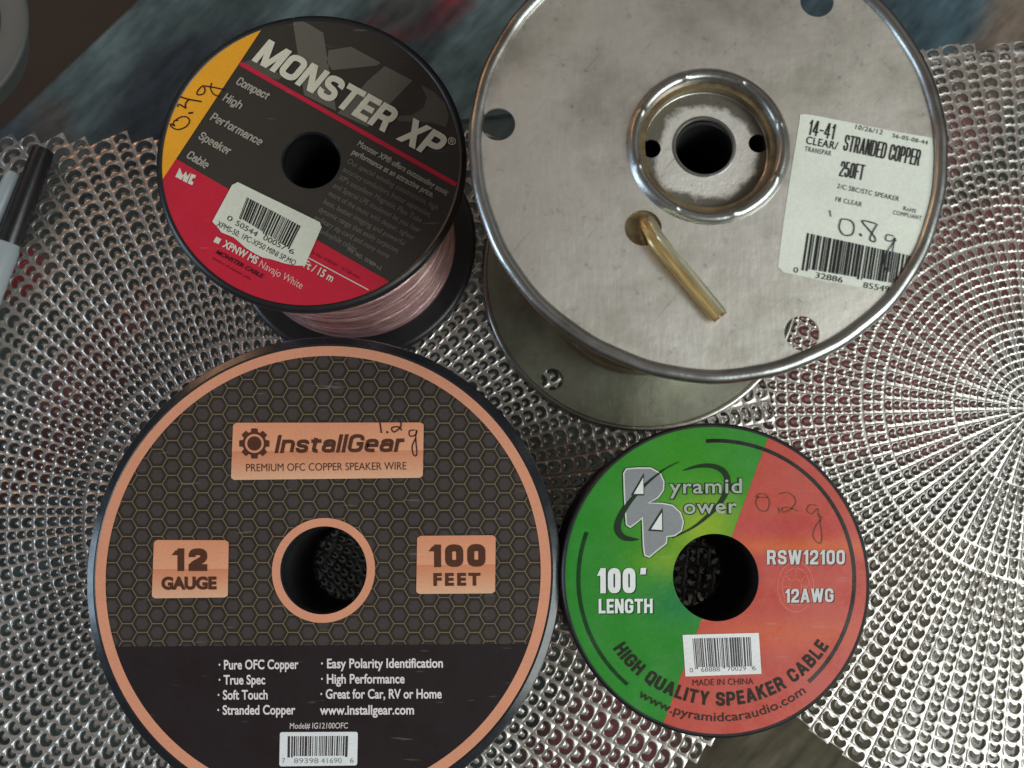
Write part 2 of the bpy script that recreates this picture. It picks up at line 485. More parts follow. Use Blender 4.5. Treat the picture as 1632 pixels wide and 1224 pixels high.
X_ = 0.74
GLY = {
    'A': (.56, 1, [_d(.0, 0, .28, 1), _d(.56, 0, .28, 1), _h(.17, .25, .39, .25)]),
    'B': (.5, 1, [_d(0, 0, 0, 1), _p((0, 1), (.47, 1, .25), (.47, .53, .2), (0, .53)), _p((0, .53), (.5, .53, .22), (.5, 0, .25), (0, 0))]),
    'C': (.5, 1, [_p((.5, .64), (.5, 1, .27), (0, 1, .27), (0, 0, .27), (.5, 0, .27), (.5, .36))]),
    'D': (.5, 1, [_d(0, 0, 0, 1), _p((0, 1), (.5, 1, .3), (.5, 0, .3), (0, 0))]),
    'E': (.38, 1, [_d(0, 0, 0, 1), _h(0, 1, .38, 1), _h(0, .5, .34, .5), _h(0, 0, .38, 0)]),
    'F': (.36, 1, [_d(0, 0, 0, 1), _h(0, 1, .36, 1), _h(0, .5, .32, .5)]),
    'G': (.5, 1, [_p((.5, .68), (.5, 1, .27), (0, 1, .27), (0, 0, .27), (.5, 0, .27), (.5, .46), (.28, .46))]),
    'H': (.5, 1, [_d(0, 0, 0, 1), _d(.5, 0, .5, 1), _h(0, .52, .5, .52)]),
    'I': (.0, 1, [_d(0, 0, 0, 1)]),
    'K': (.5, 1, [_d(0, 0, 0, 1), _d(.02, .36, .5, 1), _d(.5, 0, .2, .62)]),
    'L': (.36, 1, [_d(0, 0, 0, 1), _h(0, 0, .36, 0)]),
    'M': (.72, 1, [_d(0, 0, 0, 1), _d(.72, 0, .72, 1), _d(.36, 0, .02, 1), _d(.36, 0, .70, 1)]),
    'N': (.52, 1, [_d(0, 0, 0, 1), _d(.52, 0, .52, 1), _d(.5, 0, .02, 1)]),
    'O': (.5, 1, [_c((.5, 1, .27), (0, 1, .27), (0, 0, .27), (.5, 0, .27))]),
    'P': (.48, 1, [_d(0, 0, 0, 1), _p((0, 1), (.48, 1, .25), (.48, .43, .25), (0, .43))]),
    'Q': (.5, 1, [_c((.5, 1, .27), (0, 1, .27), (0, 0, .27), (.5, 0, .27)), _d(.5, -.06, .32, .26)]),
    'R': (.5, 1, [_d(0, 0, 0, 1), _p((0, 1), (.48, 1, .25), (.48, .46, .23), (0, .46)), _d(.5, 0, .36, .5)]),
    'S': (.48, 1, [_p((.48, .7), (.48, 1, .25), (0, 1, .25), (0, .58, .2), (.48, .44, .2), (.48, 0, .25), (0, 0, .25), (0, .30))]),
    'T': (.5, 1, [_h(0, 1, .5, 1), _d(.25, 0, .25, 1)]),
    'U': (.5, 1, [_p((0, 1.1), (0, 0, .27), (.5, 0, .27), (.5, 1.1))]),
    'V': (.56, 1, [_d(.28, 0, 0, 1), _d(.28, 0, .56, 1)]),
    'W': (.84, 1, [_d(.2, 0, 0, 1), _d(.2, 0, .42, 1), _d(.64, 0, .42, 1), _d(.64, 0, .84, 1)]),
    'X': (.54, 1, [_d(0, 0, .54, 1), _d(.54, 0, 0, 1)]),
    'Y': (.56, 1, [_d(.28, .40, 0, 1), _d(.28, .40, .56, 1), _d(.28, 0, .28, .44)]),
    '0': (.44, 1, [_c((.44, 1, .25), (0, 1, .25), (0, 0, .25), (.44, 0, .25))]),
    '1': (.18, 1, [_d(.18, 0, .18, 1), _d(.0, .70, .16, .92)]),
    '2': (.44, 1, [_p((0, .66), (0, 1, .24), (.44, 1, .24), (.44, .56, .14), (.02, .16, .1), (.02, 0)), _h(0, 0, .44, 0)]),
    '4': (.48, 1, [_d(.36, 0, .36, 1), _d(.0, .30, .32, 1), _h(0, .24, .5, .24)]),
    '5': (.44, 1, [_p((.44, 1), (.02, 1), (.0, .56), (.44, .62, .22), (.44, 0, .24), (0, 0, .24), (0, .28))]),
    '8': (.44, 1, [_c((.42, 1, .22), (.02, 1, .22), (.02, .53, .2), (.42, .53, .2)), _c((.44, .53, .22), (0, .53, .22), (0, 0, .24), (.44, 0, .24))]),
    '-': (.24, 1, [_h(0, .42, .24, .42)]),
    "'": (.20, 1, [_d(.16, .74, .20, 1)]),
    'a': (.42, X_, [_p((.02, .48), (.02, X_, .2), (.42, X_, .2), (.42, -.08)), _c((.42, .44, .14), (0, .44, .2), (0, 0, .2), (.42, 0, .14))]),
    'c': (.40, X_, [_p((.40, .46), (.40, X_, .22), (0, X_, .22), (0, 0, .22), (.40, 0, .22), (.40, .28))]),
    'd': (.42, X_, [_d(.42, 0, .42, 1), _c((.42, X_, .22), (0, X_, .22), (0, 0, .22), (.42, 0, .22))]),
    'b': (.42, X_, [_d(0, 0, 0, 1), _c((.42, X_, .22), (0, X_, .22), (0, 0, .22), (.42, 0, .22))]),
    'e': (.42, X_, [_p((.0, .38), (.42, .38), (.42, X_, .22), (0, X_, .22), (0, 0, .22), (.38, 0))]),
    'f': (.28, X_, [_p((.1, 0), (.1, 1, .16), (.3, 1)), _h(0, X_, .26, X_)]),
    'g': (.42, X_, [_c((.42, X_, .22), (0, X_, .22), (0, 0, .22), (.42, 0, .22)), _p((.42, X_), (.42, -.26, .18), (.02, -.26))]),
    'h': (.42, X_, [_d(0, 0, 0, 1), _p((0, .44), (0, X_, .22), (.42, X_, .22), (.42, -.08))]),
    'i': (.0, X_, [_d(0, 0, 0, X_), _d(0, .86, 0, 1.0)]),
    'k': (.40, X_, [_d(0, 0, 0, 1), _d(.02, .24, .38, X_), _d(.42, 0, .16, .44)]),
    'v': (.46, X_, [_d(.23, 0, 0, X_), _d(.23, 0, .46, X_)]),
    'w': (.68, X_, [_d(.16, 0, 0, X_), _d(.16, 0, .34, X_), _d(.52, 0, .34, X_), _d(.52, 0, .68, X_)]),
    'l': (.0, X_, [_d(0, 0, 0, 1)]),
    'm': (.70, X_, [_d(0, 0, 0, X_), _p((0, .44), (0, X_, .2), (.35, X_, .2), (.35, -.08)), _p((.35, .44), (.35, X_, .2), (.70, X_, .2), (.70, -.08))]),
    'n': (.42, X_, [_d(0, 0, 0, X_), _p((0, .44), (0, X_, .22), (.42, X_, .22), (.42, -.08))]),
    'o': (.42, X_, [_c((.42, X_, .22), (0, X_, .22), (0, 0, .22), (.42, 0, .22))]),
    'p': (.42, X_, [_d(0, -.26, 0, X_), _c((.42, X_, .22), (0, X_, .22), (0, 0, .22), (.42, 0, .22))]),
    'r': (.26, X_, [_d(0, 0, 0, X_), _p((0, .42), (0, X_, .2), (.28, X_))]),
    's': (.38, X_, [_p((.38, .52), (.38, X_, .18), (0, X_, .18), (0, .42, .14), (.38, .34, .14), (.38, 0, .18), (0, 0, .18), (0, .24))]),
    't': (.28, X_, [_p((.1, .98), (.1, 0, .14), (.28, 0)), _h(0, X_, .28, X_)]),
    'u': (.42, X_, [_d(.42, 0, .42, X_), _p((0, X_ + .08), (0, 0, .22), (.42, 0, .22), (.42, .3))]),
    'y': (.46, X_, [_d(.23, 0, 0, X_), _d(.10, -.28, .46, X_)]),
}


class Ink:
    """flat printed shapes in photo spots, laid on the plane z of one thing"""

    def __init__(s, root, z):
        s.root, s.z = root, z
        s.v, s.f, s.c = [], [], []
        s.layer = 0

    def pt(s, q, layer):
        w = P(q[0], q[1], s.z)
        l = s.root.location
        s.v.append((w.x - l.x, w.y - l.y, s.z - l.z + layer * 0.00006))

    def poly(s, pts, col, layer=1):
        i = len(s.v)
        for q in pts:
            s.pt(q, layer)
        s.f.append(tuple(range(i, i + len(pts)))); s.c.append(col)

    def mesh(s, pts, faces, col, layer=1):
        i = len(s.v)
        for q in pts:
            s.pt(q, layer)
        for f in faces:
            s.f.append(tuple(i + k for k in f)); s.c.append(col)

    def strip(s, line, w, col, layer=1, closed=False):
        n = len(line)
        ws = w if isinstance(w, (list, tuple)) else [w] * n
        L, R = [], []
        for k in range(n):
            a = line[(k - 1) % n] if (closed or k > 0) else line[k]
            c = line[(k + 1) % n] if (closed or k < n - 1) else line[k]
            b = line[k]
            d1 = hypot(b[0] - a[0], b[1] - a[1]); d2 = hypot(c[0] - b[0], c[1] - b[1])
            t1 = ((b[0] - a[0]) / d1, (b[1] - a[1]) / d1) if d1 > 1e-9 else ((c[0] - b[0]) / (d2 or 1), (c[1] - b[1]) / (d2 or 1))
            t2 = ((c[0] - b[0]) / d2, (c[1] - b[1]) / d2) if d2 > 1e-9 else t1
            dx, dy = t1[0] + t2[0], t1[1] + t2[1]
            d = hypot(dx, dy)
            if d < 0.2:
                dx, dy, d = t1[0], t1[1], 1.0
            cosh = max(0.55, (dx * t1[0] + dy * t1[1]) / d)
            nx, ny = -dy / d * ws[k] / 2 / cosh, dx / d * ws[k] / 2 / cosh
            L.append((line[k][0] + nx, line[k][1] + ny)); R.append((line[k][0] - nx, line[k][1] - ny))
        fs = [(k, (k + 1) % n, n + (k + 1) % n, n + k) for k in range(n if closed else n - 1)]
        s.mesh(L + R, fs, col, layer)

    def text(s, body, bl, br, cap, col, off=0.0, shear=0.0, layer=2, spacing=1.0, d=(0, 0)):
        v, f = text_mesh(body, off, shear, spacing)
        x0 = min(p[0] for p in v); x1 = max(p[0] for p in v)
        ux, uy = (br[0] - bl[0]), (br[1] - bl[1])
        L = hypot(ux, uy)
        nx, ny = uy / L * cap, -ux / L * cap          # up, as the picture's y runs down
        pts = []
        for (x, y) in v:
            t = (x - x0) / (x1 - x0); h = y / CAP
            pts.append((bl[0] + ux * t + nx * h + d[0], bl[1] + uy * t + ny * h + d[1]))
        s.mesh(pts, f, col, layer)

    def block(s, body, bl, br, cap, col, wt=0.2, shear=0.0, layer=2, gap=0.16, d=(0, 0), arc=None):
        """heavy sans letters drawn as strokes of even weight; arc = (centre, radius, angle0, angle1)"""
        adv = 0.0; run = []
        for ch in body:
            if ch == ' ':
                adv += 0.42; continue
            w, T, st = GLY[ch]
            run.append((adv, w, T, st)); adv += w + gap
        total = adv - gap
        if arc:
            ctr_, rad, a0, a1 = arc
            length = rad * math.radians(abs(a1 - a0))
        else:
            ux, uy = br[0] - bl[0], br[1] - bl[1]
            length = hypot(ux, uy); ux /= length; uy /= length
        W = wt * cap
        sx = (length - W) / total

        def out(x, y):                      # x, y in picture spots along and above the baseline
            x += shear * y
            if arc:
                a = math.radians(a0) + (a1 - a0) / abs(a1 - a0) * x / rad
                return (ctr_[0] + (rad - y) * cos(a), ctr_[1] + (rad - y) * sin(a))
            return (bl[0] + ux * x + uy * y + d[0], bl[1] + uy * x - ux * y + d[1])
        kk = 0
        for (a, w, T, st) in run:
            for q in st:
                lay = layer + 0.3 * (kk % 6); kk += 1
                if q[0] == 'd':
                    (x0, y0), (x1, y1) = q[1], q[2]
                    X0, X1, Y0, Y1 = (a + x0) * sx + W / 2, (a + x1) * sx + W / 2, y0 * cap, y1 * cap
                    L = hypot(X1 - X0, Y1 - Y0)
                    h = W / 2 / max(0.35, abs(Y1 - Y0) / L)
                    s.poly([out(X0 - h, Y0), out(X0 + h, Y0), out(X1 + h, Y1), out(X1 - h, Y1)], col, lay)
                else:
                    pts = round_path(q[1], q[0] == 'c') if q[0] != 'h' else [q[1], q[2]]
                    line = []
                    for (x, y) in pts:
                        line.append(((a + x) * sx + W / 2, (y + wt / 2 * (1 - 2 * y / T)) * cap))
                    if q[0] == 'h':
                        line[0] = (line[0][0] - W / 2, line[0][1]); line[-1] = (line[-1][0] + W / 2, line[-1][1])
                        n = 5
                        line = [(line[0][0] + (line[1][0] - line[0][0]) * k / n, line[0][1] + (line[1][1] - line[0][1]) * k / n) for k in range(n + 1)]
                    s.strip([out(*p) for p in line], W, col, lay, closed=q[0] == 'c')

    def arctext(s, body, c, r, a0, a1, cap, col, off=0.0, layer=2, spacing=1.0):
        """reads left to right along the bottom of a circle; r is the baseline radius"""
        v, f = text_mesh(body, off, 0.0, spacing)
        x0 = min(p[0] for p in v); x1 = max(p[0] for p in v)
        pts = []
        for (x, y) in v:
            t = (x - x0) / (x1 - x0); a = math.radians(a0 + (a1 - a0) * t)
            rr = r - y / CAP * cap
            pts.append((c[0] + rr * cos(a), c[1] + rr * sin(a)))
        s.mesh(pts, f, col, layer)

    def ring(s, c, r0, r1, col, layer=1, n=180, radial=1, keep=None, colf=None):
        """annulus in the picture; keep = half plane (p, q): the part left of p to q"""
        for i in range(n):
            a, e = 2 * pi * i / n, 2 * pi * (i + 1) / n
            for k in range(radial):
                ra, rb = r0 + (r1 - r0) * k / radial, r0 + (r1 - r0) * (k + 1) / radial
                q = [(c[0] + ra * cos(a), c[1] + ra * sin(a)), (c[0] + rb * cos(a), c[1] + rb * sin(a)),
                     (c[0] + rb * cos(e), c[1] + rb * sin(e)), (c[0] + ra * cos(e), c[1] + ra * sin(e))]
                if keep:
                    q = clip(q, *keep)
                if len(q) >= 3:
                    cc = col
                    if colf:
                        cc = [colf(p) for p in q]
                    s.poly(q, cc, layer)

    def barcode(s, tl, tr, br, bl, seed, n=30, col=(0.02, 0.02, 0.022, 1), layer=2):
        rnd = random.Random(seed)
        ws = []
        for k in range(n * 2):
            ws.append(rnd.choice((1, 1, 2, 2, 3)) if k % 2 == 0 else rnd.choice((1, 1, 1.5, 2)))
        tot = sum(ws); x = 0
        for k, w in enumerate(ws):
            if k % 2 == 0:
                a, e = x / tot, (x + w) / tot
                lng = 1.06 if k in (0, 2, n, n + 2, 2 * n - 2) else 1.0
                f = lambda t, h: (tl[0] + (tr[0] - tl[0]) * t + ((bl[0] - tl[0]) * (1 - t) + (br[0] - tr[0]) * t) * h,
                                  tl[1] + (tr[1] - tl[1]) * t + ((bl[1] - tl[1]) * (1 - t) + (br[1] - tr[1]) * t) * h)
                s.poly([f(a, 0), f(e, 0), f(e, lng), f(a, lng)], col, layer)
            x += w

    def build(s, name, m, parent):
        me = bpy.data.meshes.new(name)
        me.from_pydata(s.v, [], s.f); me.update()
        at = me.color_attributes.new('ink', 'FLOAT_COLOR', 'CORNER')
        vals = []
        for f, c in zip(s.f, s.c):
            if isinstance(c, list):
                for q in c:
                    vals.extend(q)
            else:
                vals.extend(c * len(f))
        at.data.foreach_set('color', vals)
        # all faces look up
        bm = bmesh.new(); bm.from_mesh(me)
        bm.normal_update()
        flip = [f for f in bm.faces if f.normal.z < 0]
        bmesh.ops.reverse_faces(bm, faces=flip)
        bm.to_mesh(me); bm.free()
        me.materials.append(m)
        return link(name, me, parent)


def clip(poly, p, q):
    """keep the side of line p-q where the cross product is positive"""
    out = []
    side = lambda a: (q[0] - p[0]) * (a[1] - p[1]) - (q[1] - p[1]) * (a[0] - p[0])
    n = len(poly)
    for i in range(n):
        a, e = poly[i], poly[(i + 1) % n]
        sa, se = side(a), side(e)
        if sa >= 0:
            out.append(a)
        if (sa > 0 > se) or (sa < 0 < se):
            t = sa / (sa - se)
            out.append((a[0] + (e[0] - a[0]) * t, a[1] + (e[1] - a[1]) * t))
    return out


def roundrect(tl, tr, br, bl, r, n=5):
    cs = [tl, tr, br, bl]
    out = []
    for i in range(4):
        c, a, e = cs[i], cs[i - 1], cs[(i + 1) % 4]
        da = hypot(a[0] - c[0], a[1] - c[1]); de = hypot(e[0] - c[0], e[1] - c[1])
        p0 = (c[0] + (a[0] - c[0]) / da * r, c[1] + (a[1] - c[1]) / da * r)
        p2 = (c[0] + (e[0] - c[0]) / de * r, c[1] + (e[1] - c[1]) / de * r)
        for k in range(n + 1):
            t = k / n
            out.append(((1 - t) ** 2 * p0[0] + 2 * t * (1 - t) * c[0] + t * t * p2[0],
                        (1 - t) ** 2 * p0[1] + 2 * t * (1 - t) * c[1] + t * t * p2[1]))
    return out


def spline(pts, n=6, closed=False):
    out = []
    m = len(pts)
    rng = range(m if closed else m - 1)
    for i in rng:
        p0 = pts[(i - 1) % m] if (closed or i > 0) else pts[i]
        p1 = pts[i]; p2 = pts[(i + 1) % m]
        p3 = pts[(i + 2) % m] if (closed or i < m - 2) else p2
        for k in range(n):
            t = k / n
            out.append(tuple(0.5 * (2 * p1[j] + (p2[j] - p0[j]) * t + (2 * p0[j] - 5 * p1[j] + 4 * p2[j] - p3[j]) * t * t
                                    + (3 * p1[j] - p0[j] - 3 * p2[j] + p3[j]) * t ** 3) for j in range(2)))
    if not closed:
        out.append(tuple(pts[-1]))
    return out


def crop(ox, oy, s):
    return lambda *pts: [(ox + x * s, oy + y * s) for x, y in pts]


# ------------------------------------------------------------------ floor, rug, table
RUGZ = -0.42
me = bpy.data.meshes.new('floor')
me.from_pydata([(-4, -4, RUGZ - 0.01), (4, -4, RUGZ - 0.01), (4, 4, RUGZ - 0.01), (-4, 4, RUGZ - 0.01)], [], [(0, 1, 2, 3)])
me.materials.append(M_FLOOR)
o = link('floor', me); o['kind'] = 'structure'

e0, e1 = P(41, 171, RUGZ), P(222, 0, RUGZ)
ang = atan2(e1.y - e0.y, e1.x - e0.x)
ux, uy = Vector((cos(ang), sin(ang), 0)), Vector((sin(ang), -cos(ang), 0))      # uy points into the rug
patch = []   # (spot, radius along, radius across, colour)
for px, py, ra, rb, c in (
        (655, 25, 0.09, 0.030, (0.24, 0.010, 0.024)), (560, 170, 0.13, 0.03, (0.02, 0.026, 0.03)),
        (300, 150, 0.10, 0.05, (0.026, 0.032, 0.04)),
        (640, 20, 0.05, 0.02, (0.05, 0.05, 0.05)),
        (1600, 80, 0.10, 0.05, (0.16, 0.125, 0.10)), (1480, 40, 0.09, 0.04, (0.045, 0.08, 0.10)), (1330, 10, 0.06, 0.05, (0.05, 0.08, 0.1)),
        (1400, 560, 0.11, 0.10, (0.34, 0.10, 0.12)), (1560, 430, 0.10, 0.06, (0.32, 0.10, 0.12)),
        (1330, 640, 0.07, 0.03, (0.36, 0.09, 0.11)),
        (1500, 250, 0.07, 0.03, (0.28, 0.12, 0.14)),
        (20, 440, 0.03, 0.02, (0.36, 0.04, 0.05)), (150, 570, 0.10, 0.02, (0.16, 0.06, 0.065)), (100, 700, 0.10, 0.02, (0.13, 0.05, 0.05)),
        (1180, 1210, 0.12, 0.16, (0.20, 0.175, 0.135)), (1500, 1130, 0.2, 0.13, (0.19, 0.18, 0.14)),
        (1000, 1150, 0.12, 0.05, (0.26, 0.09, 0.11)),
        (60, 215, 0.05, 0.03, (0.06, 0.055, 0.052)), (10, 190, 0.03, 0.02, (0.05, 0.07, 0.085))):
    w = P(px, py, RUGZ) - e0
    patch.append((w.dot(ux), w.dot(uy), ra, rb, c))
NU, NV = 150, 130
verts, faces, cols = [], [], []
LU0, LU1, LV = -0.9, 1.2, 1.75
for i in range(NU + 1):
    for j in range(NV + 1):
        u = LU0 + (LU1 - LU0) * i / NU; v = LV * j / NV
        verts.append((u, -v, 0.0))
        c = [0.075, 0.105, 0.108]
        k = 0.85 + 0.25 * sin(v * 40 + 3 * sin(u * 4)) * sin(u * 6 + v * 3)
        c = [x * k for x in c]
        for (pu, pv, ra, rb, pc) in patch:
            d = ((u - pu) / ra) ** 2 + ((v - pv) / rb) ** 2
            d += 0.35 * sin(u * 37 + v * 15) * sin(v * 53 - u * 11)
            w = max(0.0, min(1.0, (1.35 - d) / 0.7))
            c = [a * (1 - w) + q * w for a, q in zip(c, pc)]
        cols.append((c[0], c[1], c[2], 1))
for i in range(NU):
    for j in range(NV):
        a = i * (NV + 1) + j
        faces.append((a, a + 1, a + NV + 2, a + NV + 1))
me = bpy.data.meshes.new('rug')
me.from_pydata(verts, [], faces); me.update()
at = me.color_attributes.new('ink', 'FLOAT_COLOR', 'POINT')
at.data.foreach_set('color', [x * 1.4 for c in cols for x in c])
me.materials.append(M_RUG)
rug = link('rug', me)
rug.location = e0; rug.rotation_euler = (0, 0, ang)
rug['label'] = 'blurred teal grey rug with dark red and brown patches under the glass table'
rug['category'] = 'rug'


def box(name, x0, y0, z0, x1, y1, z1, m, parent=None, bev=0.0):
    bm = bmesh.new()
    bmesh.ops.create_cube(bm, size=1)
    for v in bm.verts:
        v.co = (x0 + (v.co.x + .5) * (x1 - x0), y0 + (v.co.y + .5) * (y1 - y0), z0 + (v.co.z + .5) * (z1 - z0))
    if bev:
        bmesh.ops.bevel(bm, geom=bm.edges[:], offset=bev, segments=2, affect='EDGES')
    me = bpy.data.meshes.new(name); bm.to_mesh(me); bm.free()
    me.materials.append(m)
    return link(name, me, parent)


GT = -0.0034
ga, gb = P(0, 286, GT), P(1632, 72, GT)              # the straight far edge runs just under the mats
gang = atan2(gb.y - ga.y, gb.x - ga.x)
tab = box('glass_tabletop', -0.62, -0.85, -0.008, 0.72, 0.0, 0.0, M_GLASS, None, 0.0008)
tab.location = ((ga.x + gb.x) / 2 - 0.05, (ga.y + gb.y) / 2 - 0.05 * sin(gang), GT)
tab.rotation_euler = (0, 0, gang)
tab['label'] = 'smoked glass table top carrying the two silver placemats'
tab['category'] = 'table top'


# ------------------------------------------------------------------ placemats
def hole_pts():
    """heart shaped stamped opening (u outward, v sideways); five points along each of the four sides of its cell"""
    A = [(-0.46, -0.60), (-0.60, -0.38), (-0.18, -0.11), (-0.18, 0.11), (-0.60, 0.38)]
    B = [(-0.46, 0.60), (-0.22, 0.68), (0.05, 0.67), (0.28, 0.59), (0.46, 0.46)]
    Cc = [(0.58, 0.31), (0.66, 0.16), (0.69, 0.0), (0.67, -0.12), (0.63, -0.22)]
    D = [(0.57, -0.33), (0.43, -0.49), (0.23, -0.61), (-0.01, -0.68), (-0.25, -0.67)]
    return A + B + Cc + D


def edge_pts():
    t = [-1, -0.6, -0.2, 0.2, 0.6]
    return [(-1, q) for q in t] + [(q, 1) for q in t] + [(1, -q) for q in t] + [(-q, -1) for q in t]


HP_, EP_ = hole_pts(), edge_pts()
UNIT = CAM_H / cos(TILT) / F_PX * 1.0          # metres per picture spot at the table


def placemat(name, label, centre, z, inside, a_off):
    bands = [(14, 40, 16, 11), (40, 78, 32, 12), (78, 128, 32, 12.5), (128, 240, 64, 13.9), (240, 274, 96, 15)]
    cells = []       # r0, r1, a0, a1, (hole size along, across) or None for plain land
    for (r0, r1, n, pit) in bands:
        for k in range(n):
            a0, a1 = 2 * pi * k / n, 2 * pi * (k + 1) / n
            rows = max(1, round((r1 - r0 - 1.0) / pit))
            slack = random.uniform(0.2, 2.2)
            pit_ = (r1 - r0 - slack) / rows
            st0 = r0 + slack * random.uniform(0.1, 0.9)
            cells.append((r0, st0, a0, a1, None))
            for q in range(rows):
                cells.append((st0 + pit_ * q, st0 + pit_ * (q + 1), a0, a1, (1.36, 0.98 if n > 32 else 0.85)))
            cells.append((st0 + pit_ * rows, r1, a0, a1, None))
    for k in range(64):
        A0 = 2 * pi * k / 64; A1 = A0 + 2 * pi / 64 * 0.57; A2 = A0 + 2 * pi / 64
        for (a0, a1, rows) in ((A0, A1, 29), (A1, A2, 38)):
            r = 274.0 + random.uniform(0.1, 3.0)
            cells.append((274.0, r, a0, a1, None))
            step0 = (900 - 280) / rows          # openings grow a little towards the edge
            for q in range(rows):
                t = (q + 0.5) / rows
                h = step0 * (0.90 + 0.2 * t)
                cells.append((r, r + h, a0, a1, (1.30, 1.16))); r += h
    verts, faces = [], []
    lift = 0.0005
    for (r0, r1, a0, a1, hole) in cells:
        rm, am = (r0 + r1) / 2, (a0 + a1) / 2 + a_off
        if not inside(rm * cos(am), rm * sin(am)):
            continue
        base = len(verts)
        if hole is None:
            for k in range(5):
                a = a0 + (a1 - a0) * k / 4 + a_off
                for r in (r0, r1):
                    verts.append((r * cos(a) * UNIT, r * sin(a) * UNIT, 0.0))
            for k in range(4):
                faces.append((base + 2 * k, base + 2 * k + 1, base + 2 * k + 3, base + 2 * k + 2))
            continue
        HU, HV = hole
        jit = [random.uniform(-0.05, 0.05) for _ in range(4)]
        dz = random.uniform(-0.00008, 0.00008)

        def put(u, v, zz):
            r = rm + u * (r1 - r0) / 2; a = am + v * (a1 - a0) / 2
            verts.append((r * cos(a) * UNIT, r * sin(a) * UNIT, zz))
        H = [(q[0] * HU + (jit[0] if 0 < i < 5 else 0) * 0.4, q[1] * HV) for i, q in enumerate(HP_)]
        outer = lambda i: 1.0 if 5 <= i <= 19 else 0.35
        for i in range(20):
            put(EP_[i][0], EP_[i][1], 0.0)
        for w, zz in ((0.45, 0.00008), (0.80, lift)):              # flat land, then a lip round the opening
            for i in range(20):
                put(EP_[i][0] * (1 - w) + H[i][0] * w, EP_[i][1] * (1 - w) + H[i][1] * w, zz * outer(i) * (1 + jit[1] * 4) + dz)
        for i in range(20):                                        # edge of the opening, tongue pressed down
            put(H[i][0], H[i][1], (-0.0004 if i in (2, 3) else 0.00012) + dz)
        for i in range(20):                                        # wall; the tongue runs on below
            if i in (2, 3):
                put(0.22 + jit[2] * 3, H[i][1] * 1.6, -0.0012)
            else:
                put(H[i][0] * 0.97 + 0.01, H[i][1] * 0.97, -0.0010)
        for L in range(4):
            for i in range(20):
                j = (i + 1) % 20
                faces.append((base + L * 20 + i, base + L * 20 + j, base + (L + 1) * 20 + j, base + (L + 1) * 20 + i))
    me = bpy.data.meshes.new(name)
    me.from_pydata(verts, [], faces); me.update()
    bm = bmesh.new(); bm.from_mesh(me)
    bm.normal_update()
    for f in bm.faces:
        f.smooth = True
    bm.to_mesh(me); bm.free()
    me.materials.append(M_MAT)
    o = link(name, me)
    o.location = (centre.x, centre.y, z)
    o['label'] = label; o['category'] = 'placemat'; o['group'] = 'silver placemats on the glass table'
    return o


def in_left(x, y):
    ax, ay = abs(x), abs(y)
    return ay < 612 and ax < 800 and (ax - 694) * 1.25 + (ay - 347) < 0


def in_right(x, y):
    ax, ay = abs(x), abs(y)
    return ax < 625 and ay < 612 and ax + ay < 862


placemat('placemat', 'silver perforated placemat with honeycomb printed copper ringed spool standing at its middle', P(415, 815, 0), 0.0, in_left, 0.02)
placemat('placemat', 'silver perforated placemat with its bare centre at the right edge of the photo', P(1650, 650, 0), -0.0016, in_right, 0.03)

SPZ = 0.0007      # spools stand on the raised lips


# ------------------------------------------------------------------ plastic spool body
def plastic_spool(root, h, R, r_hole, r_wind, m, m_wire, t=0.0045, rim=0.0022, lip=0.0006, r_low=None, chamfer=False):
    zt = h - root.location.z
    rr = t / 2
    r_low = r_low or R
    # upper flange: a recessed face for the label inside a rounded rim
    prof = [(r_hole, zt - t)] + [(r_hole, zt - 0.0012), (r_hole + 0.0008, zt - 0.0002), (R - rim - 0.0006, zt - 0.0002), (R - rim, zt + lip * 0.7)]
    prof += [(R - rim * 0.7, zt + lip)] + arcpts(R - rr * 0.9, zt + lip - rr, rr, 78, -60, 8) + [(R - rr * 1.3, zt - t)]
    if chamfer:                                  # broad sloping shoulder
        prof = prof[:4] + [(R - rim, zt + lip * 0.6), (R - rim * 0.86, zt + lip), (R - rim * 0.14, zt + lip - rim * 0.34), (R, zt + lip - rim * 0.62), (R, zt - t + 0.0008), (R - 0.0008, zt - t)]
    up = lathe('upper_flange', prof, m, root, 192)
    lathe('lower_flange', [(r_hole, 0.0), (r_hole, t), (r_low - rr, t)] + arcpts(r_low - rr * 0.9, t / 2, rr * 0.95, 70, -70, 6) + [(r_low - rr, 0.0)], m, root, 160)
    lathe('hub', [(r_hole, t), (r_hole, zt - t), (r_hole + 0.003, zt - t), (r_hole + 0.003, t)], M_CORE, root, 96)
    # winding: coils lying side by side
    z0, z1 = t + 0.0002, zt - t - 0.0002
    n = int((z1 - z0) / 0.0034)
    prof = [(r_hole + 0.0032, z0)]
    for k in range(n):
        a, e = z0 + (z1 - z0) * k / n, z0 + (z1 - z0) * (k + 1) / n
        dr = random.uniform(-0.0006, 0.0006)
        for q in (0.08, 0.25, 0.5, 0.75, 0.92):
            prof.append((r_wind + dr - 0.0011 + 0.0011 * sin(pi * q), a + (e - a) * q))
    prof.append((r_hole + 0.0032, z1))
    lathe('wire_winding', prof, m_wire, root, 128, deg=60,
          disp=lambda a, r, z: (0.0004 * sin(a * 3 + z * 400) if r > r_wind - 0.003 else 0, 0))
    return up


# ================================================================== spool 1: dark label with yellow, red and grey
H1 = 0.1219
sp1 = thing('wire_spool', 'black plastic spool of pinkish copper cable with dark label having yellow and red corners', 'wire spool', (-0.08075, 0.14729, SPZ))
plastic_spool(sp1, H1, 0.0634, 0.0116, 0.0525, M_BLACK, M_PINK, t=0.0055, rim=0.0024)
c1 = P(0, 0, H1)
K1 = crop(230, 0, 540 / 1632); K2 = crop(240, 230, 540 / 1632)
ctr = (491.5, 246.0)


